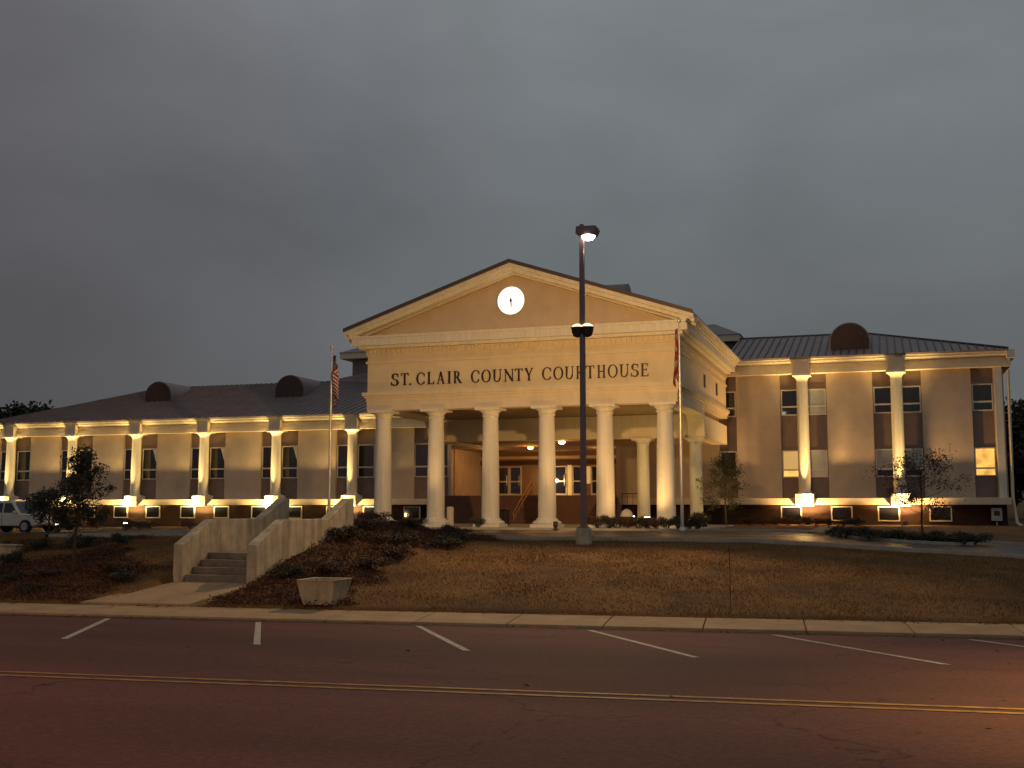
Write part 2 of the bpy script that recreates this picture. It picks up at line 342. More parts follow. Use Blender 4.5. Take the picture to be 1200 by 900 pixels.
# ------------------------------------------------------------------ ground
c6, s6 = math.cos(R(6)), math.sin(R(6))
def road_xy(a, D): return (a*c6 - D*s6, a*s6 + D*c6)
def road_z(D): return -1.5 - .04*D
D_KERB, D_LAWN = 21.6, 23.1
STX0, STX1, STY0 = -17.0, -14.62, 24.0                    # staircase footprint
def sm(a, b, x):
    t = np.clip((x - a)/(b - a), 0, 1); return t*t*(3 - 2*t)
def ground(X, Y):
    X = np.asarray(X, float); Y = np.asarray(Y, float)
    D = -X*s6 + Y*c6
    zd = -1.17 - .05*np.clip(X + 4, 0, 12)*(1 - sm(49, 60, Y)) - .016*np.clip(-25 - X, 0, 45)
    De = -X*s6 + 35.6*c6
    s = np.clip((D - D_LAWN)/(De - D_LAWN), 0, 1)
    sig = np.where(X < -15.8, 5.5, 2.7)
    B = .86*np.exp(-((X + 15.8)/sig)**2)
    z = -2.24 + (zd + 2.24)*(1 - (1 - s)**1.5) + B*sm(0, .5, s)*(1 - sm(.78, 1., s))
    z = z + .035*np.sin(X*.9 + 1.3*np.sin(Y*.7))*np.sin(Y*1.1 + X*.3)*sm(0, .1, s)*(1 - sm(.85, 1, s))
    wz = -2.24 + (Y - 21.6)/2.4*.32                       # walkway level
    inx = (X > STX0 + .06) & (X < STX1 - .06) & (Y < 29.2) & (D > D_LAWN)
    # banks ease down to the walkway in front of the stair walls
    dx = np.maximum(np.maximum(STX0 - X, X - STX1), 0)
    side = np.clip(dx/.9, 0, 1)
    z = np.where((Y < STY0) & (D > D_LAWN), np.minimum(z, wz - .05 + side*3), z)
    z = np.where(inx, np.minimum(z, np.where(Y < STY0, wz - .08, -2.3)), z)
    rz = np.where(D < -7.5, -1.5 + .3 - .05, road_z(D) - .3)
    z = np.where(D < D_LAWN - .02, rz, z)
    far = np.clip((Y - 95)/300, 0, 1)*6
    return z + far
def gz(x, y): return float(ground(x, y))
xs = np.unique(np.concatenate([np.linspace(-450,-70,14), np.arange(-69,-18.5,.5), np.arange(-18.5,-13.4,.1), np.arange(-13.4,14,.4), np.linspace(15,350,16)]))
ys = np.unique(np.concatenate([np.linspace(-80,16,10), np.arange(16.5,50,.3), np.linspace(50.5,110,30), np.linspace(130,900,14)]))
gx, gy = np.meshgrid(xs, ys); gzz = ground(gx, gy)
V = np.stack([gx.ravel(), gy.ravel(), gzz.ravel()], 1); nx = len(xs)
ii, jj = np.meshgrid(np.arange(nx-1), np.arange(len(ys)-1)); b0 = (jj*nx + ii).ravel()
F = np.stack([b0, b0+1, b0+1+nx, b0+nx], 1)
o = np_mesh('lawn', V, F, M['lawn']); o.data.shade_smooth(); struct(o)

def strip(name, m, a0, a1, D0, D1, dz=0, na=80, nd=1, parent=None):
    As = np.linspace(a0, a1, na+1); Ds = np.linspace(D0, D1, nd+1); A, Dm = np.meshgrid(As, Ds)
    V = np.stack([A*c6 - Dm*s6, A*s6 + Dm*c6, road_z(Dm) + dz], 2).reshape(-1,3)
    i, j = np.meshgrid(np.arange(na), np.arange(nd)); b = (j*(na+1)+i).ravel()
    return np_mesh(name, V, np.stack([b, b+1, b+na+2, b+na+1], 1), m, parent)
road = struct(strip('road', M['asphalt'], -160, 160, -7, D_KERB + .1, 0, 60, 4))
y1 = strip('centre_line', M['yellow'], -160, 160, 11.50, 11.61, .006, parent=road)
y2 = strip('centre_line', M['yellow'], -160, 160, 11.82, 11.93, .006, parent=road)
mb = MB()
for i in range(-5, 8):                                     # angled parking bays
    a = -9.95 + 3.36*(i - 1); p = []
    for (aa, dd) in ((a, 21.05), (a + .12, 21.05), (a + 2.24 + .12, 16.25), (a + 2.24, 16.25)):
        x, y = road_xy(aa, dd); p.append((x, y, road_z(dd) + .006))
    MB().add(p, [(0,1,2,3)]).build('parking_line', M['wpaint'], road)
gut = strip('gutter', M['gutter'], -160, 160, D_KERB - .34, D_KERB + .02, .004, parent=road)
# sidewalk slabs with open joints
mb = MB(); a = -60.0
while a < 40:
    L = 1.9; vs = []
    k0, k1 = a + .012, a + L - .012
    for (aa, dd, zz) in ((k0,D_KERB,-.4),(k1,D_KERB,-.4),(k1,D_LAWN,-.4),(k0,D_LAWN,-.4),(k0,D_KERB,.055),(k1,D_KERB,.055),(k1,D_LAWN,.165),(k0,D_LAWN,.165)):
        x, y = road_xy(aa, dd); vs.append((x, y, road_z(dd) + zz + .006*math.sin(a*3.1)))
    mb.add(vs, [(0,3,2,1),(4,5,6,7),(0,1,5,4),(1,2,6,5),(2,3,7,6),(3,0,4,7)]); a += L
struct(mb.build('sidewalk', M['walk'], bevel=.012))
# walkway to the stairs
mb = MB(); p = []
for (x, dd) in ((-17.6, 23.1), (-14.9, 23.1)):
    y = (dd + x*s6)/c6; p.append((x, y, -2.205))
p += [(STX1, STY0 + .05, -1.90), (STX0, STY0 + .05, -1.90)]
mb.add(p + [(q[0], q[1], q[2] - .3) for q in p], [(0,1,2,3),(7,6,5,4),(0,4,5,1),(1,5,6,2),(2,6,7,3),(3,7,4,0)])
struct(mb.build('path', M['walk']))
# loop drive, its kerbs and the paved apron in front of the portico
def sheet(name, m, x0, x1, y0, y1, dz, nx=60, ny=16):
    X, Y = np.meshgrid(np.linspace(x0, x1, nx+1), np.linspace(y0, y1, ny+1)); Z = ground(X, Y) + dz
    i, j = np.meshgrid(np.arange(nx), np.arange(ny)); b = (j*(nx+1)+i).ravel()
    return np_mesh(name, np.stack([X,Y,Z],2).reshape(-1,3), np.stack([b,b+1,b+nx+2,b+nx+1],1), m)
struct(sheet('driveway', M['drive'], -31, 14, 35.75, 49.3, .03, 90, 16))
struct(sheet('parking_lot', M['drive'], -70, -41.5, 44.0, 53.5, .03, 60, 10))
def kerb_run(name, pts, w=.16, h=.13, m='kerb'):
    mb = MB()
    for (x0,y0),(x1,y1) in zip(pts[:-1], pts[1:]):
        n = max(1, int(math.hypot(x1-x0, y1-y0)/1.0)); d = Vector((x1-x0, y1-y0, 0)).normalized(); q = Vector((-d.y, d.x, 0))*w
        for i in range(n):
            t0, t1 = i/n, (i+1)/n; vs = []
            A = Vector((x0+(x1-x0)*t0, y0+(y1-y0)*t0, 0)); B = Vector((x0+(x1-x0)*t1, y0+(y1-y0)*t1, 0))
            for zz in (-.1, h):
                for P in (A, B, B+q, A+q): vs.append((P.x, P.y, gz(P.x, P.y) + zz))
            mb.add(vs, [(0,3,2,1),(4,5,6,7),(0,1,5,4),(2,3,7,6)] + ([(3,0,4,7)] if i == 0 else []) + ([(1,2,6,5)] if i == n-1 else []))
    return struct(mb.build(name, M[m]))
kerb_run('kerb', [(-31.1,49.2),(-31.1,35.6),(14,35.6)])
kerb_run('kerb', [(-31.1,49.3),(-3.2,49.3)])
kerb_run('kerb', [(-2.9,49.2),(-2.2,47.0),(-1.2,45.0),(.2,43.7),(1.6,43.6),(2.6,44.3),(3.1,45.6),(3.3,47.6),(3.4,49.2)])
kerb_run('kerb', [(3.6,49.4),(14,49.0)])
struct(sheet('pavement', M['walk'], -30, -3.2, 49.46, 51.4, .10, 30, 3))
struct(sheet('pavement', M['walk'], -3.2, -2.5, 49.46, 60, .09, 3, 10))

# ------------------------------------------------------------------ courthouse
XC = -17.25
ch = thing('courthouse', 'cream columned courthouse with pedimented portico, two lit wings and dark metal roofs', 'courthouse', (XC, 60, -1.15))
def part(mb, name, m, parent=None, smooth=False, bevel=0):   # meshes written in world coordinates
    o = mb.build(name, M[m] if isinstance(m, str) else m, None, smooth, bevel)
    o.parent = parent or ch
    if parent is None: o.matrix_parent_inverse = Matrix.Translation(-ch.location)
    return o
YW = 70.0
XL, XR = -67.5, 6.75                                       # ends of the wings
LEFT = [-64.3, -58.5, -52.7, -46.85, -40.9, -34.9, -29.0]
RIGHT = [-4.58, .86]
def wall_wing(x0, x1, strips, ztop):
    x = x0
    def pan(a, b): part(MB().box(a, b, YW - .12, YW + .3, .42, ztop), 'wall_panel', 'stucco')
    for (a, b) in strips:
        if a > x: pan(x, a)
        part(MB().box(a, b, YW + .06, YW + .3, .42, ztop), 'spandrel_wall', 'spandrel'); x = b
    if x1 > x: pan(x, x1)
def window(x0, x1, z0, z1, rail=None, kind='glass', kind2=None, y=YW + .06, curtain=False):
    t = .07; f = MB()
    yf0, yf1 = y - .07, y - .003
    f.box(x0, x1, yf0, yf1, z0, z0 + t); f.box(x0, x1, yf0, yf1, z1 - t, z1)
    f.box(x0, x0 + t, yf0, yf1, z0 + t, z1 - t); f.box(x1 - t, x1, yf0, yf1, z0 + t, z1 - t)
    if rail: f.box(x0 + t, x1 - t, yf0, yf1, rail - .05, rail + .05)
    w = part(f, 'window', 'frame')
    segs = [(z0 + t, z1 - t)] if not rail else [(z0 + t, rail - .05), (rail + .05, z1 - t)]
    for i, (a, b) in enumerate(segs):
        k = kind if i or not kind2 else kind2
        g = MB().box(x0 + t, x1 - t, y - .045, y - .006, a, b); part(g, 'pane', k, w)
    if curtain:
        a, b = segs[-1]; part(MB().prism([(x1 - t - .01, b - .01), (x1 - t - .34, b - .01), (x1 - t - .06, b - .85), (x1 - t - .01, b - .95)], 'y', y - .052, y - .046), 'curtain', 'curtain', w)
    return w
# left wing: one tall storey over a half basement
ZL = 5.27
wall_wing(XL, -27.7, [(c - 1.5, c + 1.5) for c in LEFT[:-1]] + [(LEFT[-1] - 1.45, LEFT[-1] + 1.1)], ZL + .2)
for c in LEFT:
    for sgn in (-1, 1):
        x0, x1 = (c - 1.45, c - .16) if sgn < 0 else (c + .16, c + 1.45)
        if c == LEFT[-1] and sgn > 0: x1 = c + 1.05
        window(x0, x1, 1.9, 4.2, 2.62, curtain=(sgn > 0 and LEFT.index(c) in (2, 3, 4)))
# right wing: two storeys
ZR = 8.0
rst = [(c - 1.36, c + 1.40) for c in RIGHT] + [(5.0, 6.2)]
wall_wing(-11.0, XR, [(-9.75, -8.62)] + rst, ZR + .2)
wall_wing(-16.0, -11.0, [], 5.0)
lit = {(1, 0, -1): ('litpale', 'litpale')}
for i, c in enumerate(RIGHT):
    for sgn in (-1, 1):
        x0, x1 = (c - 1.32, c - .16) if sgn < 0 else (c + .16, c + 1.36)
        for lev, (z0, r, z1) in enumerate(((1.68, 2.14, 3.34), (5.48, 6.02, 7.08))):
            k, k2 = 'glass', None
            if i == 0 and lev == 1 and sgn > 0: k = 'blind'
            if i == 0 and lev == 0: k, k2 = ('litdoor', 'litwin') if sgn < 0 else ('blind', 'frame')
            if i == 1 and lev == 0: k, k2 = 'blind', 'glass'
            window(x0, x1, z0, z1, r, k, k2)
for (x0, x1) in ((-9.7, -8.66), (5.03, 6.17)):
    for (z0, r, z1) in ((1.68, 2.14, 3.34), (5.48, 6.02, 7.08)):
        window(x0, x1, z0, z1, r, 'litwin' if (x0 > 0 and z0 < 3) else 'glass')
# half basement in brick, with white framed windows
bw = [c + d for c in LEFT for d in (-1.6, 1.25)] ; bw = [x for x in bw if x < -28.5 and x > -67]
bwr = [-5.45, -2.5, .18, 3.05]
part(MB().box(XL + .1, -27.6, YW + .02, YW + .4, -2.6, .02), 'basement_wall', 'brick')
part(MB().box(-16, XR - .1, YW + .02, YW + .4, -2.6, .02), 'basement_wall', 'brick')
for x in bw + bwr: window(x - .62, x + .62, -.95, -.06, None, 'glass', None, YW + .02)
# water table ledge and pedestals
mb = MB()
for (x0, x1) in ((XL - .05, -27.65), (-15.95, XR + .05)): mb.box(x0, x1, YW - .90, YW + .2, .03, .43)
part(mb, 'water_table', 'trim', bevel=.02)
# free standing wing columns
def col_mesh(r0, r1, z0, z1, n=32):
    H = z1 - z0
    return MB().lathe([(r0*1.0, z0), (r0, z0 + .05*H)] + [(r0 + (r1 - r0)*t**1.6, z0 + (.05 + .93*t)*H) for t in (.2, .4, .6, .8, 1)] + [(r1, z1)], n=n)
def column(proto, x, y, z):
    o = dup(proto); o.parent = ch; o.matrix_parent_inverse = Matrix(); o.location = Vector((x, y, z)) - ch.location; return o
def make_col(r0, r1, H, plinth, pz, cap=.42, plain=False):
    o = col_mesh(r0, r1, pz + (.11 if plain else .3), H - cap).build('column', M['white'], None, True)
    b = MB(); b.box(-plinth/2, plinth/2, -plinth/2, plinth/2, 0, pz)
    if plain: b.lathe([(r0*1.1, pz), (r0*1.1, pz + .07), (r0*1.02, pz + .12)])
    else: b.lathe([(r0*1.55, pz), (r0*1.62, pz + .07), (r0*1.5, pz + .14), (r0*1.22, pz + .19), (r0*1.2, pz + .24), (r0*1.02, pz + .31)])
    b.build('base', M['white'], o, True)
    k = MB()
    if plain: k.lathe([(r1, H - cap - .01), (r1*1.04, H - .36), (r1*1.14, H - .27), (r1*1.32, H - .19), (r1*1.58, H - .12)])
    else: k.lathe([(r1, H - cap - .01), (r1*1.12, H - cap + .03), (r1*1.12, H - cap + .07), (r1*1.04, H - cap + .1), (r1*1.12, H - .24), (r1*1.42, H - .15), (r1*1.5, H - .12)])
    w = r1*1.66; k.box(-w, w, -w, w, H - .12, H)
    k.build('capital', M['white'], o, True)
    return o
pl = make_col(.36, .33, ZL - .642, .80, .05, plain=True); pr = make_col(.36, .33, ZR - .742, .80, .05, plain=True)
YC = 69.46
for c in LEFT[:-1]: column(pl, c, YC, .682)
for c in RIGHT: column(pr, c, YC, .682)
for q in (pl, pr):
    for o in list(q.children) + [q]: bpy.data.objects.remove(o)
for c in LEFT[:-1] + RIGHT: part(MB().box(c - .55, c + .55, 68.92, 69.95, -.06, .68), 'pedestal', 'white', bevel=.015)
# blocks over the columns and the wing cornices
for c in LEFT[:-1]: part(MB().box(c - .47, c + .47, 69.10, 69.5, ZL + .042, 6.15), 'entablature_block', 'trim', bevel=.015)
for c in RIGHT: part(MB().box(c - .47, c + .47, 69.10, 69.5, ZR - .058, 8.72), 'entablature_block', 'trim', bevel=.015)
def wing_cornice(x0, x1, zb, zt):
    m1, m2 = MB(), MB(); h = zt - zb
    m1.box(x0, x1, 69.36, 70.2, zb + .002, zb + .22)                  # soffit band
    m1.box(x0, x1, 69.5, 70.2, zb + .22, zb + h*.66)
    part(m1, 'frieze', 'trim')
    for i, (z0, z1, y) in enumerate(((zb + h*.66, zb + h*.74, 69.34), (zb + h*.74, zb + h*.9, 69.14), (zb + h*.9, zt, 69.02))):
        m2.box(x0 - .03*i, x1 + .03*i, y, 70.2, z0 + .001, z1)
    part(m2, 'cornice', 'white')
wing_cornice(XL - .1, -25.4, ZL, 6.27)
wing_cornice(-9.12, XR + .2, ZR, 8.93)
# right end returns
mb = MB(); mb.box(XR - .34, XR, 70.35, 84, .42, ZR); part(mb, 'end_wall', 'stucco')
mb = MB(); mb.box(XR - .5, XR - .1, 69.62, 69.878, .42, ZR); part(mb, 'corner_pilaster', 'white')
mb = MB(); mb.box(XR + .17, XR + .6, 69.05, 84, ZR + .45, 8.93); mb.box(XR + .17, XR + .4, 69.4, 84, ZR, ZR + .45); part(mb, 'cornice', 'white')
part(MB().tube([(XR + .25, 69.7, ZR - .2), (XR + .2, 69.75, .4), (XR + .35, 69.6, -1.0), (XR + .6, 69.4, -1.2)], .09), 'downpipe', 'trim', smooth=True)
part(MB().box(XL, XL + .3, 70.31, 84, -2.4, ZL), 'end_wall', 'stucco')
part(MB().box(XL, XR, 84.0, 84.3, -2.4, ZL), 'rear_wall', 'stucco')
# roofs with standing seams
def roof_plane(name, quad, seams=0, d=.06):
    mb = MB(); A, B, Cc, Dd = [Vector(q) for q in quad]
    nrm = (B - A).cross(Dd - A).normalized()
    if nrm.z < 0: nrm = -nrm
    vs = [A, B, Cc, Dd] + [q - nrm*.12 for q in (A, B, Cc, Dd)]
    mb.add(vs, [(0,1,2,3),(7,6,5,4),(0,4,5,1),(1,5,6,2),(2,6,7,3),(3,7,4,0)])
    for i in range(seams):
        t = (i + .5)/seams; P = A.lerp(B, t); Q = Dd.lerp(Cc, t); u = (B - A).normalized()*.025
        w = [P - u, P + u, Q + u, Q - u]
        mb.add([q + nrm*.002 for q in w] + [q + nrm*d for q in w], [(0,3,2,1),(4,5,6,7),(0,1,5,4),(1,2,6,5),(2,3,7,6),(3,0,4,7)])
    return part(mb, name, 'roof')
ze, zr = 6.29, 9.6
def zl(y): return ze + (y - 69.0)/8.0*(zr - ze)
roofL = roof_plane('roof', [(-67.6,68.98,ze), (-25.3,68.98,ze), (-25.3,77,zr), (-56.0,77,zr)], 68)
roof_plane('roof', [(-67.6,85,ze), (-67.6,68.98,ze - .002), (-56.05,77,zr - .005), (-56.05,77.02,zr - .005)], 26)
roof_plane('roof', [(-25.3,85,ze), (-67.6,85,ze), (-56,77,zr), (-25.3,77,zr)], 0)
zeR, zrR = 8.95, 11.4
roofR = roof_plane('roof', [(-9.2,68.98,zeR), (7.0,68.98,zeR), (-.9,77,zrR), (-9.2,77,zrR)], 0)
mb = MB()
for i in range(36):                                       # seams of the hipped right roof run straight up the slope
    x = -9.0 + i*.45; t = 1.0 if x < -.9 else max(0.02, (7.0 - x)/7.9)
    P, Q = Vector((x, 68.99, zeR + .004)), Vector((x, 68.99 + 8.0*t, zeR + .004 + (zrR - zeR)*t)); u = Vector((.025,0,0)); h = Vector((0,0,.07))
    w = [P - u, P + u, Q + u, Q - u]; mb.add(w + [q + h for q in w], [(0,3,2,1),(4,5,6,7),(0,1,5,4),(1,2,6,5),(2,3,7,6),(3,0,4,7)])
mb.tube([(-9.2,77,zrR + .03), (-.9,77,zrR + .03), (7.0,69.0,zeR + .06)], .07, 6)
sm_o = mb.build('standing_seams', M['seam']); sm_o.parent = roofR
roof_plane('roof', [(7.0,68.98,zeR - .003), (7.0,85,zeR), (-.9,77.02,zrR - .003), (-.9,77,zrR - .003)], 0)
roof_plane('roof', [(7.0,85,zeR), (-9.2,85,zeR), (-9.2,77,zrR), (-.9,77,zrR)], 0)
# barrel dormers
def dormer(cx, yf, zb, r, h, slope_end, roof_obj):
    pts = [(-r, 0)] + [(-r*math.cos(a), h - r + r*math.sin(a)) for a in np.linspace(0, math.pi, 25)] + [(r, 0)]
    poly = [(cx + x, zb + z) for x, z in pts]
    b = MB().prism(poly, 'y', yf, slope_end).build('dormer', M['roof'], None, True); b.parent = roof_obj
    pts2 = [(cx + x*.93, zb + .05 + z*.94) for x, z in pts]
    f = MB().prism(pts2, 'y', yf - .05, yf - .003).build('dormer_face', M['dormer'], None); f.parent = roof_obj
dormer(-1.75, 71.0, 9.35, 1.22, 1.9, 79.0, roofR)
dormer(-42.15, 73.3, 8.02, 1.27, 1.72, 78.5, roofL)
dormer(-53.8, 73.3, 8.02, 1.24, 1.64, 78.5, roofL)
# raised block behind the portico
mb = MB(); mb.box(-38.9, -9.6, 77.2, 84.0, 8.2, 11.2); part(mb, 'raised_wall', 'spandrel')
mb = MB(); mb.box(-39.7, -9.15, 76.6, 84.5, 11.26, 11.72); part(mb, 'raised_cornice', 'trim')
mb = MB(); mb.add([(-39.8,76.5,11.722),(-9.05,76.5,11.722),(-9.05,84.6,11.722),(-39.8,84.6,11.722),(-37.5,79.5,12.95),(-11.2,79.5,12.95),(-11.2,81.5,12.95),(-37.5,81.5,12.95)],
   [(0,1,5,4),(1,2,6,5),(2,3,7,6),(3,0,4,7),(4,5,6,7),(3,2,1,0)]); part(mb, 'raised_roof', 'roof')
roof_plane('roof', [(-41.0,77.0,zr + .01), (-25.35,74.0,zl(74) + .05), (-25.35,77.19,11.0), (-36.5,77.19,10.4)], 0)

# ---- portico
PX0, PX1, PY = -25.35, -9.15, 52.0
def ring(mb, proj, z0, z1, yend=69.0, th=.9):
    x0, x1, y = PX0 - proj, PX1 + proj, PY - proj; xi0, xi1, yi = PX0 + th, PX1 - th, PY + th
    mb.prism([(x0,y),(x1,y),(x1,yend),(xi1,yend),(xi1,yi),(xi0,yi),(xi0,yend),(x0,yend)], 'z', z0, z1)
mb = MB(); ring(mb, 0, 4.86, 5.32, 60.35); ring(mb, .03, 5.321, 5.5, 69.3); part(mb, 'architrave', 'trim')
mb = MB(); ring(mb, .10, 5.501, 5.62, 69.3); ring(mb, .20, 5.621, 5.80, 69.3); part(mb, 'architrave_moulding', 'trim')
mb = MB(); ring(mb, -.02, 5.801, 7.72, 69.3); part(mb, 'entablature', 'frieze')
mb = MB(); ring(mb, .06, 7.3, 7.42, 69.3, .5)
x = PX0 + .12
while x < PX1 - .1:
    mb.box(x, x + .15, PY - .12, PY - .041, 7.80, 8.03); x += .26
for sx in (PX0, PX1):
    y = PY + .2
    while y < 69:
        a, b = (sx - .12, sx - .041) if sx == PX0 else (sx + .041, sx + .12)
        mb.box(a, b, y, y + .15, 7.80, 8.03); y += .26
part(mb, 'dentil_band', 'trim')
mb = MB(); ring(mb, .04, 7.721, 8.06, 69.0); part(mb, 'bed_moulding', 'frieze')
mb = MB(); ring(mb, .34, 8.061, 8.2, 69.0); ring(mb, .62, 8.201, 8.56, 69.0); ring(mb, .70, 8.561, 8.68, 69.0); part(mb, 'cornice', 'white')
for sx in (-1, 1):                                        # eave gutters run down both sides only
    mb = MB()
    for i, (p, z0, z1) in enumerate(((.78, 8.681, 8.78), (.86, 8.781, 8.86), (.95, 8.861, 8.96))):
        xa, xb = (PX0 - p, PX0 - .3) if sx < 0 else (PX1 + .3, PX1 + p)
        mb.box(xa, xb, PY - .70, 69.0, z0, z1)
    part(mb, 'eave_gutter', 'white')
# pediment: tympanum and raking cornices
AZ = 12.0; EX0, EX1, EZ = PX0 - .95, PX1 + .95, 8.96
sl = (AZ - EZ)/((EX1 - EX0)/2)
tym = MB().prism([(PX0 - .1, 8.69), (PX1 + .1, 8.69), (XC, AZ - .35)], 'y', PY + .1, PY + .4); part(tym, 'tympanum', 'tymp')
def rake(name, m, yf, yb, up, dn):
    mb = MB()
    for sx in (-1, 1):
        e = XC + sx*(EX1 - XC)
        mb.prism([(e, EZ + up), (XC, AZ + up), (XC, AZ + dn), (e, EZ + dn)], 'y', yf, yb)
    part(mb, name, m)
rake('raking_cornice', 'white', PY - .86, PY + .3, -.06, -.24)
rake('raking_cornice', 'white', PY - .60, PY + .3, -.241, -.42)
rake('raking_cornice', 'trim', PY - .18, PY + .3, -.421, -.52)
mb = MB()
for sx in (-1, 1):
    e = XC + sx*(EX1 - XC - .02)
    mb.prism([(e, EZ + .06), (XC, AZ + .06), (XC, AZ - .058), (e, EZ - .058)], 'y', PY - .94, 77.5)
pr_roof = part(mb, 'portico_roof', 'roof')
rake('roof_edge', 'seam', PY - .985, PY - .942, .12, -.055)
pts = [(60 - .95*math.cos(a), 11.35 + .95*math.sin(a)) for a in np.linspace(-.3, math.pi + .3, 25)]
b = MB().prism(pts, 'x', XC, -13.2).build('dormer', M['roof'], None, True); b.parent = pr_roof
# hall over the entrance, ceilings, beams
part(MB().box(PX0 + .92, PX1 - .92, 62.0, 76.9, 5.05, 8.6), 'hall_block', 'frieze')
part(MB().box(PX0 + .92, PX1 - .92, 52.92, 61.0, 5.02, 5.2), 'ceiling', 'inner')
mb = MB(); mb.box(PX0 + .9, PX1 - .9, 61.0, 61.9, 3.72, 5.0)
for (a, b) in ((PX0 + .002, PX0 + .9), (PX1 - .9, PX1 - .002)):
    # drop beam with a quarter round haunch at its front end
    arc = [(60.4 - .55 + .55*math.sin(t), 3.72 + .55 + .55 - .55*math.cos(t)) for t in np.linspace(0, math.pi/2, 8)]
    mb.prism([(59.6, 4.858), (60.0, 4.5), (60.35, 3.72), (69.3, 3.72), (69.3, 4.858)], 'x', a, b)
part(mb, 'rear_beam', 'trim')
part(MB().box(PX0 + .92, PX1 - .92, 61.91, 69.86, 3.78, 4.0).box(-27.55, -16.32, 69.861, 76.0, 3.78, 4.0), 'recess_ceiling', 'inner')
mb = MB(); mb.box(-27.9, -27.6, 70.3, 76.2, -.02, 4.6); part(mb, 'recess_wall', 'stucco')
mb = MB(); mb.box(-16.3, -16.0, 69.8, 76.2, -1.2, 3.78); part(mb, 'recess_wall', 'stucco')
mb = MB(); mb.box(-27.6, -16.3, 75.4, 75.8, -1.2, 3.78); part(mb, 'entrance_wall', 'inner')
mb = MB(); mb.box(-27.6, -16.3, 75.28, 75.398, 3.26, 3.46); part(mb, 'entrance_header', 'trim')
mb = MB(); mb.box(-27.6, -16.3, 75.30, 75.397, 2.85, 3.15); part(mb, 'entrance_transom', 'dormer')
part(MB().box(-26.5, -8.0, 51.4, 62.4, -1.6, -1.085), 'portico_floor', 'kerb')
mb = MB()
for i in range(9): mb.box(-25.5, -16.4, 62.4 + .38*i, 62.4 + .38*(i+1), -1.6, -1.085 + .187*(i+1))
mb.box(-27.55, -16.35, 65.82, 75.39, -1.6, .60); part(mb, 'entrance_steps', 'steps')
def door(x0, x1, z0=.62, z1=2.75, pane='glass', y=75.397):
    f = MB(); t = .09
    f.box(x0, x0 + t, y - .08, y, z0, z1); f.box(x1 - t, x1, y - .08, y, z0, z1); f.box(x0 + t, x1 - t, y - .08, y, z1 - t, z1); f.box(x0 + t, x1 - t, y - .08, y, z0, z0 + .2)
    f.box(x0 + t, x1 - t, y - .08, y, z0 + 1.0, z0 + 1.1)
    d = part(f, 'entrance_door', 'frame')
    part(MB().box(x0 + t, x1 - t, y - .05, y - .01, z0 + .2, z0 + 1.0), 'pane', 'glass', d); part(MB().box(x0 + t, x1 - t, y - .05, y - .01, z0 + 1.1, z1 - t), 'pane', pane, d)
    part(MB().tube([(x1 - .16, y - .14, z0 + .75), (x1 - .16, y - .14, z0 + 1.5)], .025), 'handle', 'alu', d)
door(-26.3, -25.42); door(-25.40, -24.5); door(-22.1, -21.15); door(-20.75, -19.85); door(-19.4, -18.5)
part(MB().box(-21.1, -20.8, 75.33, 75.395, .62, 2.8), 'lit_sidelight', 'litdoor'); part(MB().box(-19.8, -19.45, 75.33, 75.395, 1.5, 2.7), 'lit_sidelight', 'litdoor')
pc = make_col(.45, .385, 4.86 + 1.085, 1.36, .16, .45)
for i in range(6): column(pc, -24.6 + 2.95*i, 52.5, -1.085)
prc = make_col(.36, .33, 3.72 + 1.085, .95, .12, .36)
for i in (4, 5): column(prc, -24.6 + 2.95*i, 61.45, -1.085)
for q in (pc, prc):
    for o in list(q.children) + [q]: bpy.data.objects.remove(o)
for (y, z) in ((60.6, 6.75), (65.2, 6.75)):                # small vents in the portico flank
    part(MB().box(PX1 - .025, PX1 + .02, y - .25, y + .25, z - .35, z + .35), 'vent', 'dormer')

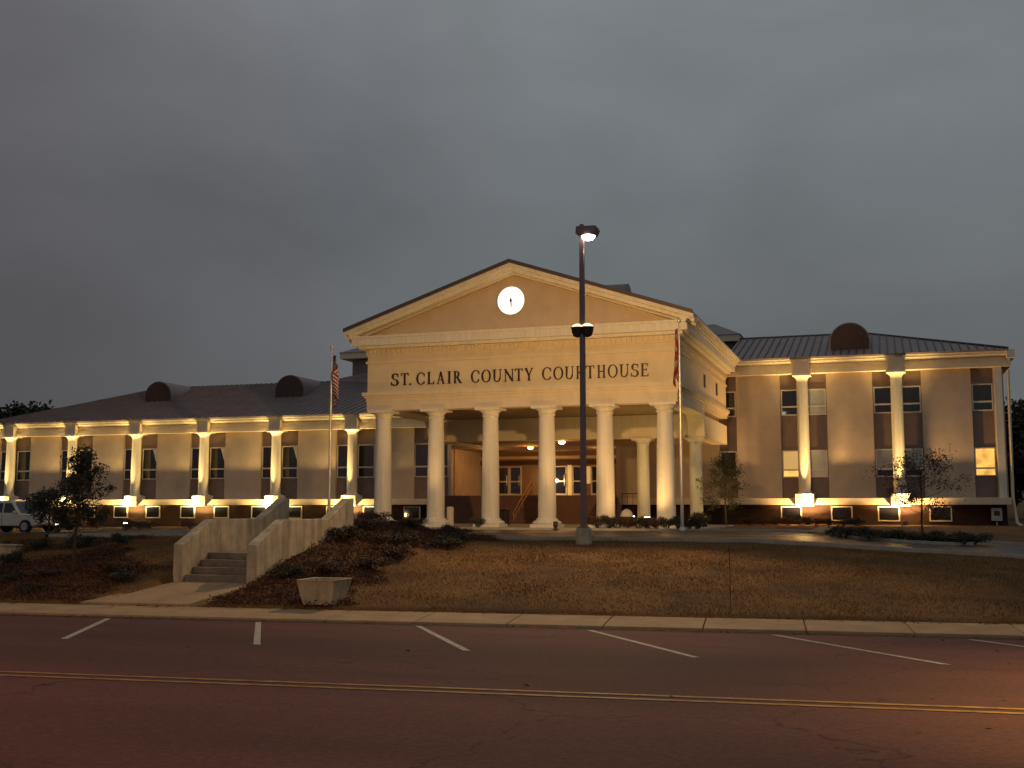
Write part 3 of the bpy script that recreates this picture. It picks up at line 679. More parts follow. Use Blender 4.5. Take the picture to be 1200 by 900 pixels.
# ---- lettering, clock
def glyph(ch_):
    T, t, S = .17, .07, .05                                # thick, thin, serif height (cap height = 1); shapes given on a unit wide box scaled later
    P = []
    def bar(x0, y0, x1, y1, w): 
        d = Vector((x1-x0, y1-y0)); n = Vector((-d.y, d.x)).normalized()*w/2
        P.append([(x0+n.x,y0+n.y),(x1+n.x,y1+n.y),(x1-n.x,y1-n.y),(x0-n.x,y0-n.y)])
    def rect(x0, x1, y0, y1): P.append([(x0,y0),(x1,y0),(x1,y1),(x0,y1)])
    def stem(x, w=T, serif=True):
        rect(x - w/2, x + w/2, 0, 1)
        if serif:
            for y0, y1 in ((0, S), (1 - S, 1)): rect(x - w/2 - .08, x + w/2 + .08, y0, y1)
    def arc(cx, cy, rx, ry, a0, a1, w0, w1, n=22):         # stroke is wide where it is vertical
        for i in range(n):
            q = []
            for k, aa in ((0, a0 + (a1-a0)*i/n), (1, a0 + (a1-a0)*(i+1)/n)):
                a = R(aa); w = w0 + (w1 - w0)*abs(math.cos(a)); q.append(((cx + (rx)*math.cos(a), cy + ry*math.sin(a)), (cx + (rx - w)*math.cos(a), cy + (ry - min(w, .09))*math.sin(a))))
            P.append([q[0][0], q[1][0], q[1][1], q[0][1]])
    if ch_ == 'I': stem(.16); return P, .32
    if ch_ == '.': rect(.0, .16, 0, .14); return P, .16
    if ch_ == 'T':
        stem(.4, T, False); rect(.24, .56, 0, S); rect(0, .8, 1 - t, 1); rect(0, .06, .78, 1 - t); rect(.74, .8, .78, 1 - t); return P, .8
    if ch_ == 'L':
        stem(.18); rect(.1, .7, 0, t); rect(.64, .7, t, .26); return P, .7
    if ch_ == 'E':
        stem(.18); rect(.1, .7, 0, t); rect(.64, .7, t, .24); rect(.1, .66, 1 - t, 1); rect(.6, .66, .78, 1 - t); rect(.26, .54, .48, .55); rect(.5, .55, .40, .64); return P, .7
    if ch_ == 'H':
        stem(.18); stem(.76); rect(.2, .7, .47, .55); return P, .94
    if ch_ == 'N':
        stem(.12, t); stem(.84, t); bar(.1, .97, .84, .02, T*.95); rect(0, .2, 1 - S, 1); return P, .96
    if ch_ == 'A':
        bar(.12, 0, .45, 1.0, t); bar(.45, .98, .8, 0, T); rect(.22, .66, .30, .37); rect(0, .26, 0, S); rect(.64, .96, 0, S); return P, .96
    if ch_ == 'Y':
        rect(.36, .53, 0, .48); rect(.28, .61, 0, S); bar(.1, 1, .44, .42, T); bar(.78, 1, .45, .44, t); rect(0, .28, 1 - S, 1); rect(.66, .9, 1 - S, 1); return P, .9
    if ch_ == 'U':
        rect(.1, .1 + T, .3, 1); rect(.73, .73 + t, .3, 1); rect(.0, .38, 1 - S, 1); rect(.63, .91, 1 - S, 1)
        arc(.45, .33, .35, .35, 180, 360, .07, .13, 16); return P, .91
    if ch_ in 'O': arc(.5, .5, .5, .52, 0, 360, .045, T, 40); return P, 1.0
    if ch_ == 'C':
        arc(.5, .5, .5, .52, 42, 318, .045, T, 34); rect(.80, .87, .66, .92); rect(.80, .86, .10, .28); return P, .9
    if ch_ == 'R':
        stem(.18); arc(.36, .735, .32, .265, -90, 90, .06, T, 18); rect(.2, .38, .94, 1); rect(.2, .38, .47, .53); bar(.42, .5, .82, .02, T); rect(.72, .96, 0, S); return P, .94
    if ch_ == 'S':
        arc(.3, .745, .27, .27, 40, 270, .055, T*.9, 18); arc(.3, .26, .30, .28, -140, 90, .055, T*.95, 18); rect(.5, .56, .70, .98); rect(.0, .06, .02, .30); return P, .6
    return P, .5
LETS = [('S',-23.96,-23.55),('T',-23.42,-23.0),('.',-22.95,-22.86),('C',-22.55,-22.09),('L',-21.96,-21.58),('A',-21.43,-20.99),('I',-20.84,-20.66),('R',-20.52,-20.07),('C',-19.57,-19.12),('O',-19.01,-18.51),('U',-18.42,-17.94),('N',-17.8,-17.31),('T',-17.24,-16.84),('Y',-16.73,-16.28),('C',-15.83,-15.36),('O',-15.25,-14.75),('U',-14.67,-14.21),('R',-14.10,-13.68),('T',-13.6,-13.18),('H',-13.04,-12.62),('O',-12.51,-12.02),('U',-11.94,-11.46),('S',-11.37,-10.99),('E',-10.91,-10.52)]
ZB, CAP = 6.13, .62
sg = thing('courthouse_sign', 'dark serif lettering reading ST. CLAIR COUNTY COURTHOUSE across the portico frieze', 'sign', (XC, PY, ZB))
for (c, x0, x1) in LETS:
    P, wd = glyph(c); mb = MB(); s = (x1 - x0)/wd
    for i, poly in enumerate(P):
        d = .05 + .0012*(i % 9)
        mb.prism([(x0 - XC + px*s, py*CAP) for px, py in poly], 'y', -d + .02, .019)
    mb.build('letter', M['letter'], sg).matrix_parent_inverse = Matrix()
ck = thing('wall_clock', 'round white backlit clock glowing in the pediment', 'clock', (-17.45, PY + .1, 10.2))
def disc(r, y0, y1, n=48): return MB().prism([(r*math.cos(2*math.pi*k/n), r*math.sin(2*math.pi*k/n)) for k in range(n)], 'y', y0, y1)
def sub(mb, name, m, par, smooth=False, bevel=0):
    o = mb.build(name, M[m], None, smooth, bevel); o.parent = par; return o
sub(disc(.70, -.10, -.003), 'face', 'clock', ck)
mb = MB(); n = 48
for k in range(n):
    a0, a1 = 2*math.pi*k/n, 2*math.pi*(k+1)/n
    mb.prism([(.70*math.cos(a0), .70*math.sin(a0)), (.76*math.cos(a0), .76*math.sin(a0)), (.76*math.cos(a1), .76*math.sin(a1)), (.70*math.cos(a1), .70*math.sin(a1))], 'y', -.12, -.003)
sub(mb, 'rim', 'frame', ck)
sub(MB().prism([(-.04,-.05),(.04,-.05),(.028,.17),(-.028,.17)], 'y', -.125, -.112), 'hand', 'bin', ck); sub(MB().prism([(-.04,.05),(.04,.05),(.045,-.34),(-.005,-.34)], 'y', -.14, -.128), 'hand', 'bin', ck); sub(disc(.07, -.16, -.142, 20), 'hub', 'bin', ck)

# ------------------------------------------------------------------ floodlights of the building
def flood(name, label, loc, lens='lens', group='ground floodlights at the foot of the columns', r=.15, h=.26, hood=0):
    t = thing(name, label, 'floodlight', loc, 0, group)
    sub(MB().box(-.10, .10, -.10, .10, -.3, .05).lathe([(.04,.05),(.04,.12)], n=10), 'bracket', 'dark', t)
    sub(MB().lathe([(r*.55, .1), (r, .16), (r, .1 + h)], n=20), 'housing', 'dark', t, True)
    if hood:                                              # open glare hood round the lens
        q = MB().lathe([(r, .1 + h - .01), (r*1.02, .1 + h + hood), (r*.93, .1 + h + hood), (r*.93, .1 + h - .005)], n=20, cap=False); sub(q, 'glare_hood', 'dark', t, True)
    sub(MB().lathe([(r*.92, .1 + h + .003), (r*.7, .1 + h + .03), (.01, .1 + h + .04)], n=20), 'lens', lens, t, True)
    return t
ordn = ['first', 'second', 'third', 'fourth', 'fifth', 'sixth']
for i, c in enumerate(LEFT[:-1]):
    t = flood('floodlight', f'yellow ground floodlight under the {ordn[i]} column from the left end of the left wing', (c - .30, 68.66, -1.42), hood=.13)
    lamp('SPOT', 'lamp_beam', t, (0, 0, .52), P_WING_L, SODIUM, (.1, .55, 6), 152, .35, .07)
    lamp('SPOT', 'lamp_beam', t, (0, 0, .53), P_UP_L, SODIUM, (.3, .35, 6), 34, .9, .07)
for i, c in enumerate(RIGHT):
    t = flood('floodlight', 'white ground floodlight under the ' + ('inner column of the right wing' if i == 0 else 'outer column of the right wing, behind the russet tree'), (c + .18, 68.66, -1.42), 'lensw', hood=.13)
    lamp('SPOT', 'lamp_beam', t, (0, 0, .52), P_WING_R, WARM, (-.1, .55, 6), 148, .35, .07)
    lamp('SPOT', 'lamp_beam', t, (0, 0, .53), P_UP_R, SODIUM, (-.18, .25, 9), 34, .9, .07)
# portico floods among the front planting
t = flood('floodlight', 'bright white floodlight above the hedge between the two right portico columns', (-10.35, 50.4, -.92), 'lensw', 'floodlights that light the portico')
lamp('SPOT', 'lamp_beam', t, (0, -.1, .5), P_FRONT, WARM, (-2.5, 3, 9), 150, .5, .15)
t = flood('floodlight', 'small orange floodlight at the foot of the rear right portico column', (-8.75, 57.2, -1.0), 'lenso', 'floodlights that light the portico')
lamp('SPOT', 'lamp_beam', t, (0, 0, .45), 250, SODIUM, (-.5, 4, 5), 140, .5, .1)
for (x, lab) in ((-21.6, 'small hooded floodlight behind the plants before the second portico column'), (-14.3, 'small hooded floodlight at the apron between the fourth and fifth portico columns')):
    t = flood('floodlight', lab, (x, 49.0, -1.12), 'lensw', 'floodlights that light the portico', .11, .16, .12)
    lamp('SPOT', 'lamp_beam', t, (0, 0, .42), P_FRONT, WARM, (.6*(1 if x < -18 else -1), 3.0, 9.0), 100, .6, .1)
# lights of the entrance recess
for (x, y, cc, lab, l, pw) in ((-21.5, 68.0, ORANGE, 'round orange ceiling light over the entrance steps', 'lenso', 1.0), (-17.9, 62.7, ORANGE, 'round pale ceiling light beside the lamp post, nearest the front', 'lensw', .7), (-17.7, 71.5, ORANGE, 'small ceiling light deep in the entrance recess, right of the others', 'lenso', 1.0), (-25.2, 70.5, ORANGE, 'ceiling light over the left entrance doors', 'lenso', .8)):
    t = thing('ceiling_light', lab, 'ceiling light', (x, y, 3.78), 0, 'ceiling lights of the entrance')
    sub(MB().lathe([(.2, -.06), (.2, -.003)], n=24), 'mount', 'dark', t, True)
    sub(MB().lathe([(.02, -.22), (.14, -.19), (.19, -.12), (.2, -.061)], n=24), 'globe', l, t, True)
    lamp('POINT', 'bulb', t, (0, 0, -.38), P_RECESS*pw, cc, size=.15)
t = thing('wall_sconce', 'glaring white wall lamp left of the lit entrance door', 'wall lamp', (-22.02, 75.3, 1.72))
sub(MB().box(-.07, .07, -.06, .09, -.15, .12), 'bracket', 'dark', t); sub(MB().lathe([(.02,-.2),(.14,-.12),(.17,.02),(.12,.16),(.02,.2)], 0, -.22, 20), 'globe', 'lensw', t, True)
lamp('POINT', 'bulb', t, (0, -.55, 0), 70, WARM, size=.12)
# handrail on the entrance steps
t = thing('handrail', 'pair of thin orange lit handrails climbing the entrance steps', 'handrail', (-20.8, 62.4, -1.085))
for dx, dz in ((0, 0), (.14, -.14)):
    sub(MB().tube([(dx, -.1, .5 + dz), (dx, .2, .75 + dz), (dx, 3.5, 2.55 + dz), (dx, 4.3, 2.55 + dz)], .035), 'rail', 'railing', t, True)
for y, z in ((.1, .6), (1.8, 1.55), (3.5, 2.45)): sub(MB().tube([(0, y, z - .75), (0, y, z)], .03), 'post', 'railing', t, True)
t = thing('guard_rail', 'dark metal guard rail beside the rear portico columns', 'railing', (-13.9, 63.5, -1.085))
sub(MB().tube([(-.6,0,0),(-.6,0,1.75),(1.0,0,1.75),(1.0,0,0)], .035), 'frame', 'dark', t)
for k in range(4): sub(MB().tube([(-.28 + .32*k,0,.0),(-.28 + .32*k,0,1.72)], .014, 6), 'baluster', 'dark', t)

# ------------------------------------------------------------------ lamp post on the lawn
z0 = gz(-9.0, 34.0)
t = thing('lamp_post', 'tall bronze lamp post on a concrete base with a lit box head', 'lamp post', (-9.0, 34.0, z0))
sub(MB().lathe([(.25,-.3),(.25,.46),(.22,.5)], n=24), 'base', 'conc', t, True)
H = 8.86 - z0
sub(MB().box(-.16,.16,-.16,.16,.5,.53), 'base_plate', 'pole', t)
sub(MB().add([(-.085,-.085,.53),(.085,-.085,.53),(.085,.085,.53),(-.085,.085,.53),(-.07,-.07,H),(.07,-.07,H),(.07,.07,H),(-.07,.07,H)], [(0,3,2,1),(4,5,6,7),(0,1,5,4),(1,2,6,5),(2,3,7,6),(3,0,4,7)]), 'pole', 'pole', t)
hd = sub(MB().prism([(-.15,-.02),(.0,-.10),(.46,-.10),(.56,.10),(.52,.20),(-.13,.22)], 'y', -.24, .24), 'head', 'pole', t, False, .02); hd.location = (.0, -.02, H - .16)
sub(MB().box(-.06,.06,-.06,.06,.0,.16), 'top_cap', 'pole', t).location = (0,0,H)
ln = sub(MB().lathe([(.02,-.19),(.13,-.16),(.20,-.10),(.22,-.03)], n=24), 'lens', 'lensw', t, True); ln.location = (.24, -.08, H - .22)
lamp('SPOT', 'bulb', t, (.24, -.08, H - .5), P_POLE, METAL, (1.6, -12.0, 0), 100, .6, .15)
zm = 5.62 - z0
for sx in (-1, 1):
    q = sub(MB().lathe([(.05,-.28),(.13,-.25),(.185,-.12),(.205,.02),(.225,.04)], n=24), 'uplight_bowl', 'dark', t, True); q.location = (sx*.16, -.0, zm)
    g = MB().lathe([(.20,.043),(.17,.10),(.09,.15),(.02,.165)], n=24).build('lens', M['lensm'], None, True); g.parent = q
lamp('SPOT', 'bulb', t, (-.02, .12, zm + .35), P_MAST, WARM, (-7.5, 18, zm + 2.2), 78, .35, .18)

# ------------------------------------------------------------------ flagpoles and flags
def flagpole(x, y, top, label):
    g = gz(x, y) + .05; t = thing('flagpole', label, 'flagpole', (x, y, g), 0, 'flagpoles before the portico')
    H = top - g
    sub(MB().lathe([(.16,0),(.14,.1),(.08,.16)], n=20), 'base_collar', 'alu', t, True)
    sub(MB().lathe([(.075,.1),(.07,H*.5),(.04,H)], n=16), 'pole', 'alu', t, True)
    sub(MB().lathe([(.012,H),(.08,H+.05),(.10,H+.12),(.07,H+.2),(.01,H+.24)], n=16), 'finial', 'alu', t, True)
    return t
def flag(name, label, x, y, ztop, hoist, fly, m, sx, seed, full=1.0):
    nu, nv = 60, 26; vs = []; uv = []
    rr = random.Random(seed); ph = rr.random()*6
    for j in range(nv+1):
        for i in range(nu+1):
            u, v = i/nu, 1 - j/nv
            drop = (1 - v)*hoist*.80 + u*fly*(.62 + .1*(1 - v))
            fold = .02 + (.10 + .12*(1 - v*.6)*min(1, u*1.6))*abs(math.sin(u*7.5 + ph + .8*(1-v)))
            yy = .12*math.sin(u*11 + ph*2 + 1.2*v)*min(1, u*3)
            vs.append((sx*(.05 + full*fold*(1 if u > .02 else .2)), yy, -drop)); uv.append((u, v))
    fs = [(j*(nu+1)+i, j*(nu+1)+i+1, (j+1)*(nu+1)+i+1, (j+1)*(nu+1)+i) for j in range(nv) for i in range(nu)]
    me = bpy.data.meshes.new(name); me.from_pydata(vs, [], fs); me.update(); me.materials.append(m); me.shade_smooth()
    l = me.uv_layers.new(name='UVMap')
    for lp in me.loops: l.data[lp.index].uv = uv[lp.vertex_index]
    o = bpy.data.objects.new(name, me); C.objects.link(o); o.location = (x, y, ztop)
    so = o.modifiers.new('cloth', 'SOLIDIFY'); so.thickness = .008
    return tag(o, label, 'flag')
flagpole(-25.95, 49.2, 7.72, 'pale metal flagpole left of the portico, carrying the striped flag')
flagpole(-8.55, 49.3, 8.15, 'pale metal flagpole at the right front corner of the portico')
flag('flag', 'limp red and white striped flag with dark blue canton', -25.95, 49.2, 7.45, 1.5, 2.1, M['flag_us'], 1, 3, 1.7)
flag('flag', 'limp white flag with red diagonal cross, hanging on the right pole', -8.55, 49.3, 7.95, 1.5, 2.1, M['flag_al'], -1, 5)
lf = flood('floodlight', 'small spotlight in the grass lighting the left flagpole', (-26.3, 47.6, gz(-26.3, 47.6) + .1), 'lensw', 'small garden spotlights', .09, .16, .1)
lamp('SPOT', 'lamp_beam', lf, (0, 0, .42), 110, SODIUM, (.35, 1.6, 6), 30, .5, .05)
for (x, y, lab) in ((-41.0, 47.8, 'small yellow spotlight among the shrubs beside the white car'), (-39.4, 51.2, 'tiny yellow spotlight in the grass right of the small left tree')):
    lf = flood('floodlight', lab, (x, y, gz(x, y) + .15), 'lens', 'small garden spotlights', .13, .16)
    lamp('SPOT', 'lamp_beam', lf, (0, 0, .42), 60, SODIUM, (0, 3, 3), 140, .5, .05)

# ------------------------------------------------------------------ staircase with parapet walls
t = thing('staircase', 'weathered concrete outdoor staircase with two stepped parapet walls on the bank', 'staircase', (-15.8, STY0, -1.9))
prof = [(24.0,-2.5),(24.0,-.97),(25.3,-.37),(27.75,-.37),(29.0,.20),(29.25,.20),(29.25,-2.5)]
for x0, x1 in ((STX0, STX0 + .27), (STX1 - .27, STX1)):
    sub(MB().prism([(y - STY0, z + 1.9) for y, z in prof], 'x', x0 + 15.8, x1 + 15.8), 'parapet_wall', 'conc', t, False, .02)
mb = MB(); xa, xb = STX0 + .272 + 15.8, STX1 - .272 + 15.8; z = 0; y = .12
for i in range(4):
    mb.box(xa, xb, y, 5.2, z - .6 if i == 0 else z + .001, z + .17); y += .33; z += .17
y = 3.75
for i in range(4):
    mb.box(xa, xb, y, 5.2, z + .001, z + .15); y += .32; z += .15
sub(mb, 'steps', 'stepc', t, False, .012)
struct(sheet('path', M['walk'], STX0 + .2, STX1 - .2, 29.27, 35.5, .035, 4, 12))

# concrete planter
px, py = -11.35, 21.75
px, py = -11.95, 22.5
D_ = -px*s6 + py*c6
t = thing('concrete_planter', 'square tapered concrete planter at the back edge of the sidewalk', 'planter', (px, py, gz(px, py) - .02), R(2))
def frust(mb, a, b, z0, z1):
    return mb.add([(-a,-a,z0),(a,-a,z0),(a,a,z0),(-a,a,z0),(-b,-b,z1),(b,-b,z1),(b,b,z1),(-b,b,z1)], [(0,3,2,1),(0,1,5,4),(1,2,6,5),(2,3,7,6),(3,0,4,7)])
mb = MB(); frust(mb, .345, .465, 0, .55)
mb.add([(-.49,-.49,.55),(.49,-.49,.55),(.49,.49,.55),(-.49,.49,.55),(-.40,-.40,.55),(.40,-.40,.55),(.40,.40,.55),(-.40,.40,.55),(-.39,-.39,.42),(.39,-.39,.42),(.39,.39,.42),(-.39,.39,.42)],
       [(0,1,5,4),(1,2,6,5),(2,3,7,6),(3,0,4,7),(4,5,9,8),(5,6,10,9),(6,7,11,10),(7,4,8,11)])
sub(mb, 'tub', 'conc', t, False, .012)
sub(MB().box(-.385,.385,-.385,.385,.40,.44), 'soil', 'gutter', t)

# low wall, bollard, bins, meter box
x0 = -26.5
t = thing('low_wall', 'low pale concrete wall in the left bank behind dark shrubs', 'wall', (-24.5, 27.6, gz(-24.5, 27.6)))
sub(MB().box(-5.5, -.6, -.1, .1, -.6, .26), 'wall', 'conc', t, False, .015); sub(MB().box(-5.55, -.55, -.13, .13, .262, .32), 'coping', 'conc', t, False, .01)
t = thing('bollard', 'short round cream bollard beside the second portico column', 'bollard', (-21.85, 55.0, -1.085))
sub(MB().lathe([(.19,0),(.19,.9)], n=24), 'post', 'white', t, True); sub(MB().lathe([(.2,.902),(.2,.95),(.15,1.0),(.02,1.02)], n=24), 'cap', 'white', t, True)
t = thing('litter_bin', 'square black bin behind the third portico column', 'bin', (-20.05, 58.3, -1.085), 0, 'black bins in the portico')
sub(MB().box(-.3,.3,-.3,.3,0,.78), 'body', 'bin', t, False, .03); sub(MB().box(-.33,.33,-.33,.33,.782,.86), 'lid', 'bin', t, False, .03)
t = thing('litter_bin', 'black box bin with a lit pale domed lid between the right portico columns', 'bin', (-12.6, 56.2, -1.085), 0, 'black bins in the portico')
sub(MB().box(-.28,.28,-.28,.28,0,.5), 'body', 'bin', t, False, .03); sub(MB().lathe([(.33,.502),(.33,.56),(.27,.74),(.14,.86),(.01,.9)], n=24), 'lid', 'white', t, True)
lf = flood('floodlight', 'floodlight on the portico floor behind the dome lidded bin', (-12.5, 57.1, -.95), 'lens', 'floodlights that light the portico')
lamp('SPOT', 'lamp_beam', lf, (0, 0, .5), 260, SODIUM, (0, .3, 5), 170, .5, .1)
t = thing('meter_box', 'grey utility box on the brick base at the right end of the building', 'utility box', (6.05, 69.75, -.55))
sub(MB().box(-.28,.28,-.2,.26,-.35,.4), 'cabinet', 'sign', t, False, .02); sub(MB().box(-.16,.16,-.215,-.2,-.05,.22), 'panel', 'dark', t); sub(MB().tube([(0,0,-.35),(0,0,-.9)], .04), 'conduit', 'sign', t)

# ------------------------------------------------------------------ parked car
cx, cy = -45.9, 50.2; t = thing('parked_car', 'white sport utility car parked before the left wing, cut by the photo edge', 'car', (cx, cy, gz(cx, cy)))
hw = .9
low = [(-2.35,.42),(-2.4,.75),(-2.35,1.02),(-.0,1.06),(.95,1.05),(2.1,.96),(2.32,.80),(2.36,.45),(2.0,.36),(-2.1,.36)]
bd = sub(MB().prism(low, 'y', -hw, hw), 'body', 'car', t, False, .06)
cab = [(-2.3,1.03),(-2.15,1.68),(-1.9,1.76),(.25,1.76),(.45,1.70),(1.0,1.05)]
cb = MB(); n = len(cab)
cb.add([(x, -hw + .02 + .13*max(0,(z-1.03)/.7), z) for x,z in cab] + [(x, hw - .02 - .13*max(0,(z-1.03)/.7), z) for x,z in cab], [tuple(range(n))[::-1], tuple(range(n,2*n))] + [(i,(i+1)%n,n+(i+1)%n,n+i) for i in range(n)])
sub(cb, 'cabin', 'car', t, False, .04)
def wq(x0, x1, x2, x3, z0, z1, sy):                        # side window quad lying on the leaning cabin side
    f = lambda z: sy*(hw - .02 - .13*(z-1.03)/.7 + .012)
    g = lambda z: f(z) - sy*.03
    P = [(x0,z0),(x1,z0),(x2,z1),(x3,z1)]
    return MB().add([(x,f(z),z) for x,z in P] + [(x,g(z),z) for x,z in P], [(0,1,2,3),(7,6,5,4),(0,4,5,1),(1,5,6,2),(2,6,7,3),(3,7,4,0)])
for sy in (-1, 1):
    for q in ((-2.1,-1.15,-1.15,-1.98), (-1.05,-.18,-.18,-1.05), (-.08,.82,.36,-.08)): sub(wq(*q, 1.1, 1.62, sy), 'side_window', 'glass', t)
    sub(MB().box(.72,.90, *( (-hw-.2,-hw-.02) if sy < 0 else (hw+.02,hw+.2) ), 1.06, 1.2), 'mirror', 'car', t, False, .03)
    sub(MB().box(2.22,2.345, *( (-.86,-.5) if sy < 0 else (.5,.86) ), .70, .84), 'headlight', 'frame', t)
    sub(MB().box(-2.41,-2.36, *( (-.86,-.6) if sy < 0 else (.6,.86) ), .75, 1.0), 'tail_light', 'red', t)
    for x in (-.14, -1.12): sub(MB().box(x - .012, x + .012, *( (-hw-.006,-hw+.01) if sy < 0 else (hw-.01,hw+.006) ), .45, 1.0), 'door_seam', 'dark', t)
wsn = MB().add([(.98,-.72,1.1),(.98,.72,1.1),(.50,.64,1.68),(.50,-.64,1.68)], [(0,1,2,3)])
for v in range(4): wsn.v[v] = (wsn.v[v][0] + .03, wsn.v[v][1], wsn.v[v][2])
sub(wsn, 'windscreen', 'glass', t)
for x in (-1.45, 1.5):
    for sy in (-1, 1):
        w = MB().prism([(x + .36*math.cos(2*math.pi*k/28), .36 + .36*math.sin(2*math.pi*k/28)) for k in range(28)], 'y', sy*hw - .12, sy*hw + .12).build('wheel', M['tyre'], None, False, .03); w.parent = t
        r = MB().prism([(x + .22*math.cos(2*math.pi*k/24), .36 + .22*math.sin(2*math.pi*k/24)) for k in range(24)], 'y', sy*(hw + .1) - .03, sy*(hw + .1) + .03).build('rim', M['chrome'], None); r.parent = w

# ------------------------------------------------------------------ planting
def tree(name, label, x, y, height, r, leaf, n_limb, n_leaf, lsize, seed, trunk=.07, clear=.35, lean=(0,0), spread=.3, group=None, squash=1.0):
    rng = np.random.default_rng(seed); rr = random.Random(seed); g = gz(x, y)
    t = thing(name, label, 'tree', (x, y, g), 0, group); mb = MB()
    main = []
    for k in range(7):
        f = k/6; main.append((lean[0]*f + rr.uniform(-.04,.04)*height*.15, lean[1]*f + rr.uniform(-.04,.04)*height*.15, -.1 + f*height*.9))
    mb.tube(main, [trunk*(1 - .82*k/6) for k in range(7)], 8)
    cen = []; sp = []
    for i in range(n_limb):
        f = clear + (1 - clear)*(i + rr.random())/n_limb*.95; k = min(5, int(f*6)); b = Vector(main[k]).lerp(Vector(main[k+1]), f*6 - k)
        a = i*2.4 + rr.random(); L = r*(.55 + .6*rr.random())*(1.0 if f < .75 else 1.25 - f*.8)
        tip = b + Vector((math.cos(a)*L, math.sin(a)*L*squash, L*(.25 + .5*rr.random())))
        mid = b.lerp(tip, .5) + Vector((0, 0, -.06*L))
        mb.tube([b, mid, tip], [trunk*.38*(1 - f*.5), trunk*.25*(1 - f*.5), trunk*.08], 6)
        for q in range(3):
            tw = tip + Vector((rr.uniform(-1,1), rr.uniform(-1,1), rr.uniform(-.5,.9)))*L*.42
            mb.tube([mid.lerp(tip, .6), tw], [trunk*.12, trunk*.04], 5)
            cen.append(tuple(tw)); sp.append(spread*r*(.5 + .9*rr.random()))
        cen.append(tuple(tip)); sp.append(spread*r*(.6 + .9*rr.random()))
        cen.append(tuple(mid.lerp(tip, .5))); sp.append(spread*r*(.4 + .6*rr.random()))
    cen.append(tuple(Vector(main[-1]) + Vector((0,0,.05*height)))); sp.append(spread*r)
    sub(mb, 'trunk', 'bark', t, True)
    Vv, Ff = leaf_cloud(cen, n_leaf, sp, lsize, rng)
    np_mesh('crown', Vv, Ff, M[leaf], t)
    return t
tree('young_tree', 'small leafy tree on the left bank in front of the left wing', -20.2, 24.2, 3.45, .52, 'leafd', 17, 80, .038, 4, .05, .36, (.12,0), .5)
tree('young_tree', 'sparse russet tree in the shrub island before the right wing', 1.35, 46.6, 3.7, 1.25, 'leafr', 16, 44, .045, 9, .05, .3, (0,0), .36)
tree('young_tree', 'thin green tree at the right rear corner of the portico', -8.1, 60.2, 4.1, .95, 'leafg', 15, 70, .05, 12, .05, .25, (0,0), .45)
t = tree('young_tree', 'bushy dark tree in front of the parked white car', -37.9, 43.6, 2.1, .95, 'leafd', 12, 60, .07, 21, .06, .2, (0,0), .5)
t = thing('sapling_stake', 'thin bare stake standing alone in the open lawn', 'stake', (-3.15, 22.9 + .9, gz(-3.15, 23.8)))
sub(MB().tube([(0,0,-.1),(.01,0,.6),(.0,.01,1.28)], [.011,.009,.006], 6), 'stick', 'bark', t, True)
# far trees
for i, (x, y, h, r, lab) in enumerate(((-125,130,15.6,5.0,'tall dark tree beyond the left roof, at the photo edge'), (-118.5,132,15.8,4.2,'rounded dark tree beyond the left roof, second from the edge'), (-114.0,135,13.6,3.2,'small faint tree top behind the hip of the left roof'))):
    tree('far_tree', lab, x, y, h, r, 'leafd', 26, 90, .38, 40 + i, .35, .3, (0,0), .45, 'trees beyond the left roof')
for i, (x, y, h, r) in enumerate(((12.2,96,8.6,3.2),(15.5,99,10.2,4.0),(19.5,104,9.5,4.0),(13.6,92,6.2,3.0),(24,110,11,5))):
    tree('far_tree', ['tall dark tree nearest the right end of the building', 'broad dark tree in the stand past the right wing', 'dark tree at the right edge, deep in the stand', 'low dark tree below the stand at the right end', 'far dark tree closing the view at right'][i], x, y, h, r, 'leafd', 26, 80, .3, 60 + i, .25, .12, (0,0), .5, 'trees beyond the right wing')
# bushes: two prototypes, copied
def bush(seed, leaf, r=.5, h=.6, n=1800):
    rng = np.random.default_rng(seed); t = thing('shrub', 'x', 'shrub', (0,0,0))
    mb = MB(); cs = []
    for k in range(9):
        a = rng.random()*6.28; q = r*(.2 + .6*rng.random()); p = (q*math.cos(a), q*math.sin(a), h*(.35 + .5*rng.random()))
        mb.tube([(0,0,-.1),(p[0]*.5,p[1]*.5,p[2]*.5),p], [.018,.013,.004], 5); cs.append(p)
    sub(mb, 'stems', 'bark', t)
    V, F = leaf_cloud(cs, n//9, r*.45, .031, rng, .8); V[:,2] = np.maximum(V[:,2], .01)
    np_mesh('foliage', V, F, M[leaf], t); return t
B1, B2, B3 = bush(1, 'leafd'), bush(2, 'leafr'), bush(3, 'leafg')
protos = [B1, B2, B3]; used = set()
def put_bush(x, y, s, label, group, k=None, zz=None, sz=1):
    k = random.randrange(3) if k is None else k
    z = gz(x, y) if zz is None else zz; rz = random.random()*6.28; sc_ = (s, s, s*sz)
    if k in used: return dup(protos[k], (x, y, z), label, rz, group, sc_)
    used.add(k); o = protos[k]; o.location = (x, y, z); o.rotation_euler = (0,0,rz); o.scale = sc_; o['label'] = label; o['group'] = group; return o
for i in range(10):                                        # shrub island
    put_bush(-1.6 + i*.52, 45.4 + .5*math.sin(i*2.1) + (1.0 if i % 2 else 0) - .8*math.sin(i/9*3.1), random.uniform(1.35,1.7), 'low dark shrub in the kerbed island before the right wing', 'shrubs of the kerbed island', i % 2, sz=.52)
for i in range(11):                                        # hedge before the right columns
    put_bush(-12.6 + i*.46, 50.3 + .25*math.sin(i*1.7), random.uniform(.95,1.15), 'clipped low shrub in the hedge before the right portico columns', 'hedge before the right portico columns', 0 if i % 3 else 1, -1.09, .9)
